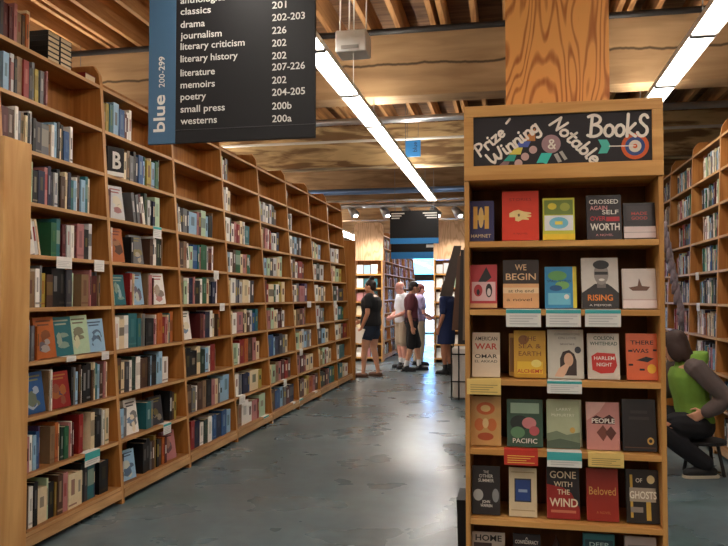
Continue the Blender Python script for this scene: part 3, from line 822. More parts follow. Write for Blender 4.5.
script(q, 'Winning', zA(188, 446), zA(520, 196), 13.5, 0.0055, slant=0.05)
script(q, 'Notable', zA(572, 166), (594, 165.5), 14, 0.0055, slant=0.1)
script(q, 'Books', zB(212, 246), zB(625, 238), 22.5, 0.0066, slant=0.05)
q.build('chalk_lettering', M['chalk'], cb)
def pmat(n, c): return plain(n, c, 0.8)
def patch(name, pts, mat, o=0.0003):
    MB().face([(p[0], CBY - o, p[2]) for p in [cbp(*a) for a in pts]]).build(name, mat, cb)
def disc(mb, c, r, o, mi=0):
    c = cbp(*c); r = r * 0.00437
    mb.face([(c.x + r * math.cos(t * PI / 14), CBY - o, c.z + r * math.sin(t * PI / 14)) for t in range(28)], mi)
patch('orange_pennant', [zA(385, 280), zA(480, 190), zA(480, 280)], pmat('orange paint', (208, 136, 78)), 0.0002)
patch('blue_pennant', [zA(345, 322), zA(372, 282), zA(450, 282), zA(430, 322)], pmat('blue paint', (92, 108, 186)), 0.0002)
patch('yellow_pennant', [zA(300, 372), zA(345, 324), zA(395, 324), zA(380, 372)], pmat('yellow paint', (232, 212, 92)), 0.0002)
patch('teal_pennant', [zA(262, 418), zA(302, 374), zA(352, 374), zA(335, 418)], pmat('teal paint', (66, 170, 150)), 0.0002)
patch('mauve_pennant', [zA(222, 455), zA(262, 420), zA(305, 420), zA(290, 455)], pmat('mauve paint', (150, 120, 122)), 0.0002)
mv = pmat('rose paint', (206, 168, 160))
for c in ((465, 340), (410, 387), (365, 432)):
    q = MB(); disc(q, zA(*c), 4, 0.0003); q.build('rose_dot', mv, cb)
patch('teal_ribbon', [zA(522, 362), zA(596, 362), zA(556, 440), zA(532, 428), zA(488, 430)], pmat('turquoise paint', (74, 206, 190)), 0.0002)
patch('grey_ribbon', [zA(606, 372), zA(632, 362), zA(662, 420), zA(636, 428)], pmat('grey paint', (186, 178, 170)), 0.0002)
patch('grey_ribbon', [zA(642, 356), zA(664, 346), zA(700, 402), zA(680, 412)], pmat('grey paint', (186, 178, 170)), 0.0002)
q = MB(); disc(q, zA(588, 300), 9.4, 0.0004); q.build('medal', pmat('medal paint', (176, 140, 142)), cb)
q = MB(); script(q, '&', zA(564, 332), zA(618, 332), 9.5, 0.0035); 
for k, v in enumerate(q.v): q.v[k] = (v[0], v[1] - 0.0006, v[2])
q.build('ampersand', M['chalk'], cb)
q = MB(); disc(q, zB(530, 305), 13, 0.0003, 0); disc(q, zB(530, 305), 9.4, 0.0004, 1); disc(q, zB(530, 305), 6, 0.0005, 2); disc(q, zB(530, 305), 2.2, 0.0006, 0)
q.build('target', [pmat('target orange', (226, 104, 56)), pmat('target blue', (66, 86, 140)), pmat('target white', (236, 222, 206))], cb)
q = MB(); stroke(q, [cbp(*zB(360, 306)), cbp(*zB(532, 303))], 0.0022, 0, 0.0012)
q.face([(p.x, CBY - 0.0004, p.z) for p in [cbp(*zB(*a)) for a in ((285, 262), (345, 262), (368, 304), (345, 352), (285, 355), (308, 306))]], 1)
q.build('arrow', [M['chalk'], pmat('arrow teal', (92, 196, 178))], cb)

# display books: rect in pixels (x0, x1, y0, y1), row, colour, description, art
def rgbm(c, _c={}):
    if c not in _c: _c[c] = plain('cover %d %d %d' % c, c, 0.4, var=0.08, scale=30)
    return _c[c]
WH, BK, CRM = (238, 232, 220), (24, 22, 24), (222, 204, 170)
def ell(cx, cy, rx, ry, n=20): return [(cx + rx * math.cos(2 * PI * k / n), cy + ry * math.sin(2 * PI * k / n)) for k in range(n)]
def rc(u0, u1, v0, v1): return [(u0, v0), (u1, v0), (u1, v1), (u0, v1)]
# art entries: ('p', rgb, polygon) patch | ('t', rgb, text, u0, u1, v baseline, cap height fraction, bold)
DB = [
 # row 5 (top)
 (468, 494, 202, 241, 5, (44, 42, 92), 'navy book with a large golden letter H',
  [('p', (226, 176, 80), rc(.2, .36, .3, .86)), ('p', (226, 176, 80), rc(.64, .8, .3, .86)), ('p', (226, 176, 80), rc(.3, .7, .52, .64)), ('p', (232, 196, 120), ell(.5, .58, .1, .26)), ('t', (236, 214, 170), 'HAMNET', .12, .88, .08, .09, 0)]),
 (502, 539, 192, 241, 5, (224, 58, 28), 'bright red-orange book with a cream open hand',
  [('p', (240, 208, 140), [(.2, .55), (.32, .6), (.45, .62), (.6, .58), (.78, .56), (.8, .53), (.68, .51), (.8, .5), (.79, .47), (.66, .46), (.74, .43), (.72, .41), (.56, .42), (.45, .38), (.36, .4), (.36, .47), (.2, .47)]), ('p', (120, 90, 50), ell(.46, .51, .03, .03)),
   ('t', (170, 36, 22), 'STORIES', .2, .8, .8, .06, 0), ('t', (170, 36, 22), 'A NOVEL', .3, .7, .12, .035, 0)]),
 (543, 575, 199, 241, 5, (206, 206, 60), 'yellow-green book with a pale blue band',
  [('p', (120, 140, 60), rc(.05, .95, .6, .95)), ('p', (226, 206, 60), ell(.3, .8, .14, .08)), ('p', (170, 176, 70), ell(.7, .78, .16, .1)), ('p', (236, 240, 240), rc(.05, .95, .22, .58)), ('p', (120, 196, 220), ell(.5, .4, .3, .14)), ('p', (232, 214, 90), rc(.38, .62, .36, .44)), ('p', (240, 206, 40), rc(.0, 1, .0, .14))]),
 (587, 622, 196, 240, 5, (34, 26, 32), 'black book crowded with white and red hand lettering',
  [('t', WH, 'CROSSED', .08, .92, .8, .1, .01), ('t', (226, 150, 150), 'AGAIN', .1, .6, .66, .1, .01), ('t', WH, 'SELF', .45, .92, .56, .1, .01), ('t', (200, 50, 60), 'OVER', .1, .55, .42, .1, .01), ('p', (190, 40, 50), rc(.56, .94, .4, .5)), ('t', WH, 'WORTH', .1, .94, .2, .16, .02), ('t', (226, 150, 150), 'A NOVEL', .25, .75, .07, .05, 0)]),
 (624, 656, 204, 238, 5, (40, 32, 34), 'dark book with dull red title and a white lower band',
  [('p', (58, 46, 48), rc(.1, .9, .5, .92)), ('t', (190, 60, 50), 'MADE', .25, .75, .66, .09, .01), ('t', (190, 60, 50), 'GOOD', .25, .75, .53, .09, .01), ('p', (222, 206, 204), rc(0, 1, .02, .34)), ('p', (190, 176, 176), rc(0, 1, .16, .19))]),
 # row 4
 (470, 497, 266, 308, 4, (196, 60, 66), 'red book with black and white sketched faces',
  [('p', (40, 30, 34), [(.3, .6), (.6, .95), (.8, .7), (.55, .58)]), ('p', (232, 190, 190), rc(.06, .94, .16, .6)), ('p', (190, 54, 60), ell(.3, .4, .16, .14)), ('p', (40, 30, 34), ell(.7, .4, .12, .16)), ('p', (232, 220, 214), ell(.7, .36, .07, .09)), ('p', (40, 30, 34), ell(.3, .36, .06, .07)), ('p', (220, 170, 120), rc(0, 1, 0, .1))]),
 (503, 539, 261, 308, 4, (50, 38, 34), 'dark book titled We Begin with a pale orange foot',
  [('p', (228, 170, 116), rc(0, 1, 0, .5)), ('p', (240, 206, 160), rc(0, 1, .3, .42)), ('t', (226, 186, 140), 'WE', .34, .66, .78, .13, .01), ('t', (226, 186, 140), 'BEGIN', .08, .92, .58, .14, .01), ('t', (90, 56, 36), 'at the end', .15, .85, .32, .07, 0), ('t', (110, 66, 40), 'a novel', .1, .8, .14, .07, 0)]),
 (545, 577, 268, 309, 4, (52, 142, 190), 'blue book with green leaves and a yellow spine edge',
  [('p', (96, 160, 90), ell(.4, .78, .3, .12)), ('p', (120, 180, 100), ell(.55, .55, .22, .1)), ('p', (30, 90, 140), ell(.35, .48, .2, .07)), ('p', (110, 190, 214), rc(.1, .8, .08, .36)), ('p', (220, 200, 60), rc(.88, 1, 0, 1)), ('p', (240, 240, 230), ell(.68, .27, .08, .06)), ('t', (30, 60, 80), 'SMALL WORLD', .08, .82, .62, .06, 0)]),
 (582, 619, 259, 309, 4, (214, 206, 196), 'book with a black and white portrait and orange title',
  [('p', (40, 36, 36), [(.0, .0), (.0, .3), (.25, .42), (.36, .48), (.7, .48), (.82, .42), (1, .3), (1, 0)]), ('p', (120, 110, 104), rc(.42, .66, .4, .54)), ('p', (150, 140, 132), ell(.54, .68, .2, .22)), ('p', (30, 28, 28), ell(.54, .86, .22, .09)), ('p', (30, 28, 28), rc(.36, .72, .66, .72)), ('p', (230, 224, 214), ell(.55, .56, .08, .025)), ('t', (240, 140, 50), 'RISING', .16, .84, .15, .12, .02), ('t', WH, 'A MEMOIR', .2, .8, .04, .04, 0)]),
 (623, 657, 270, 309, 4, (220, 208, 200), 'off-white book with a small brown paper boat',
  [('p', (110, 72, 52), [(.18, .52), (.45, .56), (.5, .76), (.58, .56), (.82, .54), (.72, .44), (.3, .44)]), ('p', (240, 226, 222), rc(0, 1, 0, .22)), ('p', (206, 178, 172), rc(0, 1, .2, .23))]),
 # row 3
 (472, 500, 334, 377, 3, (226, 208, 184), 'cream book with American War in black and red capitals',
  [('p', (210, 190, 166), rc(0, 1, .5, 1)), ('t', (40, 34, 36), 'AMERICAN', .1, .9, .82, .09, .01), ('t', (190, 60, 46), 'WAR', .1, .9, .62, .14, .02), ('t', (40, 34, 36), 'OMAR', .1, .9, .42, .09, .01), ('t', (40, 34, 36), 'EL AKKAD', .1, .9, .32, .06, 0)]),
 (514, 546, 332, 377, 3, (206, 156, 40), 'golden yellow book with brown patterned lettering',
  [('p', (232, 190, 50), rc(.1, .9, .08, .34)), ('p', (146, 92, 30), ell(.3, .8, .16, .1)), ('t', (120, 70, 24), 'THE', .3, .7, .78, .1, 0), ('t', (120, 70, 24), 'SEA &', .15, .85, .62, .1, 0), ('t', (120, 70, 24), 'EARTH', .15, .85, .46, .1, 0), ('p', (240, 220, 120), ell(.7, .3, .16, .08)), ('t', (196, 60, 30), 'ALCHEMY', .1, .9, .1, .08, .01)]),
 (548, 584, 331, 379, 3, (206, 200, 186), 'pale grey book with a dark-haired woman covering her face',
  [('p', (60, 42, 36), [(.34, .06), (.34, .4), (.42, .54), (.6, .58), (.74, .5), (.8, .36), (.8, .06)]), ('p', (218, 172, 140), ell(.58, .38, .13, .14)), ('p', (226, 182, 150), [(.18, .04), (.3, .2), (.5, .3), (.6, .26), (.5, .1), (.42, .02)]), ('t', (120, 110, 100), 'CONVERSATIONS', .2, .9, .88, .05, 0), ('t', (120, 110, 100), 'ON LOVE', .3, .8, .8, .05, 0), ('t', (90, 80, 76), 'stories', .35, .75, .68, .05, 0), ('p', (60, 60, 66), ell(.84, .58, .09, .07))]),
 (588, 620, 335, 379, 3, (218, 208, 194), 'white book with green author name over a red blot',
  [('t', (40, 80, 60), 'COLSON', .2, .84, .86, .08, .01), ('t', (40, 80, 60), 'WHITEHEAD', .08, .94, .74, .08, .01), ('p', (206, 48, 40), [(.12, .5), (.3, .58), (.86, .56), (.92, .3), (.8, .14), (.4, .12), (.14, .2)]), ('t', WH, 'HARLEM', .2, .84, .42, .08, .01), ('t', WH, 'NIGHT', .28, .76, .28, .08, .01)]),
 (627, 659, 335, 379, 3, (226, 106, 60), 'orange book with black marks and a yellow sticker',
  [('t', BK, 'THERE', .14, .86, .76, .09, .01), ('t', BK, 'WAS', .2, .7, .58, .09, .01), ('p', BK, [(.3, .42), (.62, .5), (.86, .46), (.66, .38)]), ('p', BK, rc(.06, .2, .3, .34)), ('p', BK, rc(.06, .2, .6, .64)), ('p', BK, rc(.84, .96, .62, .66)), ('p', BK, rc(.4, .56, .2, .24)), ('p', (240, 186, 50), ell(.78, .24, .14, .1))]),
 # row 2
 (470, 501, 398, 444, 2, (206, 158, 92), 'tan book with orange ornamental pattern',
  [('p', (206, 100, 40), ell(.5, .75, .3, .13)), ('p', (226, 190, 120), ell(.5, .75, .16, .07)), ('p', (206, 110, 50), ell(.3, .42, .16, .13)), ('p', (206, 110, 50), ell(.7, .42, .16, .13)), ('p', (230, 200, 140), ell(.5, .45, .1, .1)), ('p', (180, 80, 36), ell(.5, .18, .26, .08))]),
 (507, 543, 401, 445, 2, (54, 84, 66), 'dark green book with pink flowers and a white title',
  [('p', (150, 176, 150), rc(.1, .9, .7, .92)), ('p', (34, 44, 40), ell(.35, .5, .26, .16)), ('p', (206, 130, 130), ell(.62, .5, .2, .12)), ('p', (96, 140, 100), ell(.3, .3, .2, .12)), ('p', (190, 90, 96), ell(.76, .34, .14, .1)), ('t', WH, 'PACIFIC', .16, .84, .08, .1, .01)]),
 (547, 580, 402, 447, 2, (178, 186, 150), 'pale sage green book with a misty landscape',
  [('t', (236, 238, 220), 'LARRY', .3, .75, .78, .06, 0), ('t', (236, 238, 220), 'McMURTRY', .15, .85, .66, .06, 0), ('p', (200, 160, 80), ell(.78, .38, .08, .06)), ('p', (120, 134, 108), [(0, 0), (0, .3), (.3, .36), (.6, .28), (1, .34), (1, 0)]), ('p', (84, 98, 80), [(0, 0), (0, .14), (.4, .2), (1, .12), (1, 0)])]),
 (587, 620, 404, 449, 2, (204, 140, 132), 'dusty pink book with brown diamonds and People in white',
  [('p', (226, 178, 168), [(.0, 1), (.0, .6), (.4, .8), (.6, 1)]), ('p', (120, 66, 54), [(.3, .36), (.5, .18), (.66, .36), (.5, .52)]), ('p', (96, 50, 42), [(.56, .36), (.74, .2), (.9, .36), (.74, .5)]), ('p', (70, 34, 34), [(.16, .66), (.3, .72), (.5, .66), (.7, .74), (.86, .66), (.86, .54), (.16, .54)]), ('t', WH, 'PEOPLE', .16, .86, .56, .1, .02)]),
 (623, 657, 401, 449, 2, (32, 27, 28), 'wide black book with a small gold medal sticker',
  [('p', (206, 164, 84), ell(.82, .2, .1, .07)), ('p', (40, 34, 34), ell(.82, .2, .05, .035)), ('p', (52, 44, 44), rc(.2, .8, .6, .66)), ('p', (52, 44, 44), rc(.25, .75, .72, .78)), ('p', (90, 60, 44), rc(.04, .96, .06, .08))]),
 # row 1
 (472, 500, 468, 514, 1, (44, 40, 42), 'charcoal book with two grey discs and white title',
  [('t', WH, 'THE', .4, .6, .85, .06, 0), ('t', WH, 'OTHER', .25, .75, .76, .07, .01), ('t', WH, 'SUMMER', .22, .78, .67, .07, .01), ('p', (176, 180, 178), ell(.22, .4, .18, .12)), ('p', (140, 144, 146), ell(.84, .4, .12, .14)), ('t', WH, 'JOHN', .36, .64, .24, .06, .01), ('t', WH, 'WARREN', .3, .72, .16, .06, .01)]),
 (509, 537, 470, 516, 1, (220, 202, 166), 'cream book with a framed blue square',
  [('p', (60, 60, 70), rc(.2, .8, .3, .78)), ('p', (44, 74, 140), rc(.24, .76, .33, .75)), ('p', (150, 170, 200), rc(.34, .66, .5, .56)), ('p', (186, 160, 120), rc(.08, .92, .12, .14)), ('p', (186, 160, 120), rc(.08, .92, .9, .92))]),
 (547, 580, 469, 516, 1, (160, 40, 34), 'red and black book titled Gone With the Wind',
  [('p', (38, 32, 36), [(0, .66), (0, 1), (1, 1), (1, .2), (.75, .5), (.5, .6)]), ('t', (232, 214, 180), 'GONE', .1, .9, .78, .14, .01), ('t', (232, 214, 180), 'WITH', .22, .78, .62, .1, .01), ('t', (232, 214, 180), 'THE', .32, .7, .47, .1, .01), ('t', (236, 220, 190), 'WIND', .08, .94, .24, .16, .02), ('p', (206, 120, 90), rc(.12, .88, .12, .17))]),
 (587, 619, 471, 517, 1, (158, 44, 30), 'plain red book with a gold handwritten title',
  [('t', (226, 170, 90), 'Beloved', .08, .92, .5, .16, 0), ('t', (200, 130, 70), 'A NOVEL', .3, .75, .14, .05, 0)]),
 (627, 660, 472, 519, 1, (40, 34, 32), 'black book with cream lettering over yellow bars',
  [('p', (206, 166, 70), rc(.12, .2, .1, .9)), ('p', (206, 166, 70), rc(.6, .74, .06, .56)), ('p', (176, 160, 140), rc(.1, .9, .4, .66)), ('t', (240, 232, 214), 'GHOSTS', .1, .92, .46, .14, .02), ('t', (240, 232, 214), 'OF', .3, .5, .76, .08, .01), ('p', (226, 206, 150), ell(.76, .82, .12, .08)), ('p', (150, 140, 130), rc(.12, .5, .2, .3))]),
 # row 0
 (472, 505, 535, 580, 0, (190, 176, 164), 'pale book with dark lettering, lowest shelf beside the bin',
  [('t', BK, 'HOME', .1, .9, .84, .12, .02), ('p', (60, 44, 44), rc(.05, .6, .5, .8))]),
 (513, 541, 537, 582, 0, (40, 34, 40), 'dark plum book with white title on the lowest shelf',
  [('t', WH, 'A', .44, .56, .9, .05, 0), ('t', WH, 'CONFEDERACY', .08, .92, .82, .07, .01)]),
 (584, 616, 537, 582, 0, (44, 116, 126), 'teal book on the lowest shelf of the display',
  [('p', (30, 70, 84), rc(.06, .94, .6, .9)), ('t', (190, 220, 220), 'DEEP', .2, .8, .78, .08, .01)]),
 (626, 658, 540, 584, 0, (196, 184, 180), 'whitish grey book on the lowest shelf of the display',
  [('p', (150, 140, 140), rc(.1, .9, .6, .86))]),
]
ROWN = {5: 'top display shelf', 4: 'second display shelf', 3: 'third display shelf', 2: 'fourth display shelf', 1: 'fifth display shelf', 0: 'lowest shelf'}
def display_book(x0, x1, y0, y1, row, col, desc, art, yoff=0.05, tilt=9):
    z = DSH[row]; Yb = DY + yoff
    a = on_y(x0, (y0 + y1) / 2, Yb); b = on_y(x1, (y0 + y1) / 2, Yb); t_ = on_y((x0 + x1) / 2, y0, Yb + 0.02)
    d = b.x - a.x; h = (t_.z - z) / math.cos(R(tilt))
    th = 0.026
    q = MB(); book_cover(q, th, h, d, 0)
    o = q.build('book', rgbm(col)); tag(o, desc + (', ' + ROWN[row] if 'lowest' not in desc else ''), 'book', 'face-out books on the chalkboard display')
    o.matrix_world = Matrix.Translation((a.x, Yb + th / 2, z + 0.004)) @ Matrix.Rotation(R(-tilt), 4, 'X') @ Matrix.Rotation(PI, 4, 'Z')
    q = MB(); book_pages(q, th, h, d, 0); q.build('page_block', M['pages'], o)
    y = th / 2
    pats, txts = {}, {}
    for n, e in enumerate(art):
        yy = y + 0.0005 + 0.0002 * n
        if e[0] == 'p':
            pats.setdefault(e[1], MB()).face([(-u * d, yy, v * h) for u, v in e[2]][::-1])
        else:
            mb = txts.setdefault(e[1], MB())
            add_text(mb, e[2], (-e[3] * d, yy, e[5] * h), (-1, 0, 0), (0, 0, 1), width=(e[4] - e[3]) * d, height=e[6] * h, bold=e[7])
    for c, mb in pats.items(): mb.build('cover_art', rgbm(c), o)
    for c, mb in txts.items(): mb.build('title', rgbm(c), o)
    return o
for e in DB: display_book(*e)
# second copy standing behind the golden book
display_book(509, 530, 335, 376, 3, (190, 140, 50), 'brownish gold book half hidden behind the golden yellow one', [('p', (140, 96, 40), rc(.04, .3, .1, .9))], yoff=0.1)
display_book(548, 582, 401, 446, 2, (196, 200, 170), 'sage book peeking out behind the misty landscape book', [], yoff=0.1)
# open book standing like a tent on the lowest shelf
p = on_y(558, 546, DY + 0.08)
t = tag(MB().prism([(-0.055, 0.0), (-0.045, 0.0), (0.003, 0.165), (0.0, 0.185)], 'Y', 0, 0.2).build('book', rgbm((150, 120, 112)), loc=(p.x, DY + 0.03, DSH[0])), 'open book standing like a tent on the lowest shelf of the display', 'book', 'face-out books on the chalkboard display')
MB().prism([(0.0, 0.185), (0.003, 0.165), (0.05, 0.0), (0.062, 0.0)], 'Y', 0, 0.2).build('back_cover', rgbm((48, 50, 60)), t)
MB().prism([(-0.045, 0.0), (0.05, 0.0), (0.003, 0.16)], 'Y', 0.004, 0.196).build('page_block', M['pages'], t)
# display tags
for x0, x1, y0, y1, row, st, lab in [
  (506, 541, 309, 327, 4, 't', 'white tag with teal heading under the We Begin book'), (546, 581, 310, 327, 4, 't', 'white tag with teal heading under the blue leafy book'),
  (585, 621, 310, 327, 4, 't', 'white tag with teal heading under the portrait book'), (467, 501, 377, 395, 3, 'y', 'yellow tag under the American War book'),
  (547, 582, 378, 394, 3, 't', 'white tag under the woman-covering-her-face book'), (504, 538, 446, 466, 2, 'r', 'red and yellow tag under the dark green flower book'),
  (547, 582, 448, 468, 2, 'T', 'white tag with broad teal band under the sage book'), (588, 624, 449, 468, 2, 'y', 'yellow tag under the dusty pink book')]:
    a = on_y(x0, y0, DY); b = on_y(x1, y1, DY)
    make_tag(((a.x + b.x) / 2, DY + 0.002, DSH[row]), 0, b.x - a.x, DSH[row] - b.z, st, lab)
# endcap books glimpsed at the picture's left border
for i, c in enumerate([(150, 120, 90), (190, 60, 60), (206, 84, 30), (120, 60, 100), (206, 120, 60), (80, 90, 120)][:5]):
    z = 0.3 + 0.27 * (i + 1)
    q = MB(); book_cover(q, 0.026, 0.2, 0.13, 0)
    o = q.build('book', rgbm(c)); o.matrix_world = Matrix.Translation((-2.35 - 0.17, 3.06 + 0.03, z + 0.003)) @ Matrix.Rotation(R(-6), 4, 'X') @ Matrix.Rotation(PI, 4, 'Z')
    tag(o, ['tan', 'rose red', 'orange', 'purple', 'peach'][i] + ' face-out book on the pine end display, ' + ROWW[i + 1] + ' shelf up', 'book', 'books on the pine end display')
    q = MB(); book_pages(q, 0.026, 0.2, 0.13, 0); q.build('page_block', M['pages'], o)

# black bin beside the display
q = MB().prism([(-0.005, 0), (0.205, 0), (0.215, 0.39), (-0.015, 0.39)], 'Y', 0, 0.22)
t = tag(q.build('bin', M['sign_black'], loc=(-0.235, 3.66, 0), bevel=0.006), 'black bin half hidden behind the chalkboard display', 'bin')
MB().box(-0.02, 0.22, -0.005, 0.225, 0.385, 0.4).build('rim', M['sign_black'], t)

# ----------------------------------------------------- hanging signs
SY = 3.52
a = on_y(148, 144, SY); b = on_y(315, 138, SY); c = on_y(175, 144, SY)
SW = b.x - a.x; SZ = (a.z + b.z) / 2; SB = c.x - a.x; SH = 0.98
sg = thing('hanging_sign', 'large black hanging directory sign with a blue strip reading blue 200-299', 'sign', (a.x, SY, SZ))
MB().box(SB, SW, 0, 0.02, 0, SH).build('panel', M['sign_black'], sg, bevel=0.002)
MB().box(0, SB, -0.001, 0.02, 0, SH).build('blue_strip', M['sign_blue'], sg, bevel=0.002)
MB().box(SB, SW, -0.0012, 0, 0.068, 0.07).build('edge_line', plain('line grey', (70, 70, 74), 0.5), sg)
for x in (0.12, SW - 0.12): MB().tube([(x, 0.01, SH), (x, 0.01, 4.2 - SZ)], 0.003, 6).build('cable', M['grey_metal'], sg)
q = MB()
rows = [('anthologies', 201, 4, 37), ('classics', '', 45, 31), ('drama', '', 92, 25), ('journalism', '', 133, 42), ('literary criticism', '', 172, 65), ('literary history', '', 217, 58), ('literature', '', 268, 35), ('memoirs', '', 312, 35), ('poetry', '', 355, 26), ('small press', '', 400, 45), ('westerns', '', 443, 37)]
nums = [('201', 20, 14), ('202-203', 65, 32), ('226', 112, 14), ('202', 158, 14), ('202', 204, 14), ('207-226', 245, 32), ('202', 293, 14), ('204-205', 337, 32), ('200b', 387, 19), ('200a', 433, 19)]
pm = SW / 167.0
for k, (s, _, zy, wpx) in enumerate(rows):
    p = on_y(140 + 148 / 3.64, (zy + 10) / 3.64, SY)
    wpx = {'anthologies': 46}.get(s, wpx)
    add_text(q, s, (p.x - a.x, -0.0015, p.z - SZ), (1, 0, 0), (0, 0, 1), width=wpx * pm, height=0.037, bold=0.012)
for s, zy, wpx in nums:
    p = on_y(140 + 481 / 3.64, (zy + 12) / 3.64, SY)
    add_text(q, s, (p.x - a.x, -0.0015, p.z - SZ), (1, 0, 0), (0, 0, 1), width=wpx * pm, height=0.037, bold=0.012)
q.build('lettering', M['sign_text'], sg)
q = MB()
p = on_y(140 + 90 / 3.64, 480 / 3.64, SY)
add_text(q, 'blue', (p.x - a.x, -0.0025, p.z - SZ), (0, 0, 1), (-1, 0, 0), width=36 * pm, height=0.066, bold=0.02)
p = on_y(140 + 90 / 3.64, 318 / 3.64, SY)
add_text(q, '200-', (p.x - a.x, -0.0025, p.z - SZ), (0, 0, 1), (-1, 0, 0), width=16 * pm, height=0.034)
p = on_y(140 + 90 / 3.64, 256 / 3.64, SY)
add_text(q, '299', (p.x - a.x, -0.0025, p.z - SZ), (0, 0, 1), (-1, 0, 0), width=13.5 * pm, height=0.034, bold=0.02)
q.build('strip_lettering', M['sign_text'], sg)

def far_sign(x0, x1, y0, y1, Y, label, bands, lines):
    a = on_y(x0, y1, Y); b = on_y(x1, y0, Y)
    t = thing('hanging_sign', label, 'sign', (a.x, Y, a.z))
    w, h = b.x - a.x, b.z - a.z
    MB().box(0, w, 0, 0.02, 0, h).build('panel', M['sign_black'], t)
    for v0, v1, m in bands: MB().box(0, w, -0.002, 0, h * v0, h * v1).build('blue_band', m, t)
    q = MB()
    for u0, u1, v in lines: q.box(w * u0, w * u1, -0.003, -0.0005, h * v, h * (v + 0.035))
    if lines: q.build('lettering', M['sign_text'], t)
    for x in (w * 0.1, w * 0.9): MB().tube([(x, 0.01, h), (x, 0.01, 4.2 - a.z)], 0.004, 6).build('cable', M['grey_metal'], t)
far_sign(390, 438.5, 210, 244, 12.9, 'black hanging sign with bright blue lower band over the far aisle, nearer of two', [(0, .17, M['sign_cyan'])],
         [(.03, .3, .9), (.03, .24, .83), (.03, .2, .76), (.68, .97, .9), (.72, .97, .83), (.76, .97, .76)])
far_sign(391, 437.5, 236, 259, 16.9, 'lower black sign with blue foot hanging further along the far aisle', [(0, .3, M['sign_cyan'])], [(.76, .99, .5), (.76, .99, .53), (.76, .99, .56), (.76, .99, .59)])
Y = 10.6; a = on_y(405, 157, Y); b = on_y(420.5, 137, Y)
t = thing('hanging_sign', 'small bright blue sign hanging in front of the second beam', 'sign', (a.x, Y, a.z))
w, h = b.x - a.x, b.z - a.z
MB().box(0, w, 0, 0.015, 0, h).build('panel', plain('small sign blue', (36, 112, 176), 0.5), t)
q = MB(); add_text(q, 'blue', (w * 0.78, -0.002, h * 0.25), (0, 0, 1), (-1, 0, 0), width=h * 0.5, height=w * 0.3); q.build('lettering', M['sign_black'], t)
for x in (w * 0.15, w * 0.85): MB().tube([(x, 0.007, h), (x, 0.007, 4.2 - a.z)], 0.003, 6).build('cable', M['grey_metal'], t)

# ------------------------------------------------------------- luminaires
def light_run(x, y0, y1, z, label, seg=1.22, w=0.076):
    t = thing('fluorescent_light', label, 'light', (x, y0, z), 0, 'continuous rows of fluorescent lights')
    L = y1 - y0
    MB().prism([(-w, 0.012), (-w - 0.012, 0.0), (-w - 0.012, 0.045), (-0.05, 0.06), (0.05, 0.06), (w + 0.012, 0.045), (w + 0.012, 0.0), (w, 0.012)], 'Y', 0, L).build('housing', M['white_metal'], t)
    n = max(1, round(L / seg))
    for k in range(n):
        a, b = L * k / n + 0.02, L * (k + 1) / n - 0.02
        MB().box(-w + 0.002, w - 0.002, a, b, 0.0, 0.011).build('diffuser', M['lamp_face'], t)
        if k: MB().box(-w - 0.004, w + 0.004, L * k / n - 0.03, L * k / n + 0.03, -0.008, 0.011).build('joint_cover', M['joint'], t)
        MB().box(-0.045, 0.045, a, b, 0.062, 0.07).build('added_glow_strip', M['added_glow'], t)  # glowing strip added on top of the housing to brighten the ceiling
    for k in range(0, n + 1, 2):
        MB().tube([(0, min(max(L * k / n, 0.05), L - 0.05), 0.085), (0, min(max(L * k / n, 0.05), L - 0.05), 4.165 - z)], 0.004, 6).build('hanger_cable', M['grey_metal'], t)
    return t
ZL = 3.2
light_run(-1.38, -7.0, 13.6, ZL, 'long fluorescent light row over the main aisle, from sign to far signs')
light_run(1.33, -7.0, 7.8, ZL, 'long fluorescent light row over the side aisle, above the right bookcases')
light_run(-4.6, 0.0, 24.0, ZL, 'fluorescent light row beyond the long bookcases, seen past its end panel', w=0.2)
light_run(-2.05, 16.0, 25.0, ZL, 'fluorescent light row over the far aisle beyond the hanging signs')

# ceiling pipes, conduits, box, spotlights
def pipe(name, y, z, r, mat, label, x0=XL, x1=XR):
    tag(MB().tube([(x0, y, z), (x1, y, z)], r, 10).build(name, mat, smooth=True), label, 'pipe')
pipe('ceiling_pipe', 7.2, 4.08, 0.032, M['dark_metal'], 'dark iron pipe running under the joists before the cracked beam')
pipe('ceiling_pipe', 9.5, 3.75, 0.045, M['silver'], 'grey pipe running between the first and second beams')
pipe('ceiling_conduit', 10.3, 3.66, 0.02, M['white_metal'], 'thin white conduit just before the second beam')
pipe('ceiling_pipe', 14.2, 3.5, 0.06, plain('blue-grey pipe', (96, 124, 170), 0.35, 0.5), 'blue-grey pipe beyond the second beam')
pipe('track_rail', 14.9, 3.3, 0.05, M['silver'], 'silver lighting rail carrying the far spotlights')
Y = 4.9
a = on_y(335, 55, Y); b = on_y(366, 31, Y)
t = thing('ceiling_unit', 'white box hanging from the joists beside the main light row', 'equipment', (a.x, Y, a.z + 0.02))
w, h = b.x - a.x, b.z - a.z
MB().box(0, w, 0, 0.2, 0, h).build('casing', M['white_metal'], t, bevel=0.012)
MB().box(w * 0.2, w * 0.75, -0.006, 0, h * 0.12, h * 0.28).build('vent_slot', plain('vent grey', (170, 168, 164), 0.5), t)
for x in (w * 0.1, w * 0.4, w * 0.55, w * 0.95): MB().tube([(x, 0.06, h), (x + 0.01, 0.06, 4.2 - a.z)], 0.005, 6).build('cable', M['white_metal'], t)
MB().tube([(w * 0.55, 0.05, 0), (w * 0.55, 0.05, -0.3)], 0.003, 6).build('pull_cord', M['white_metal'], t)
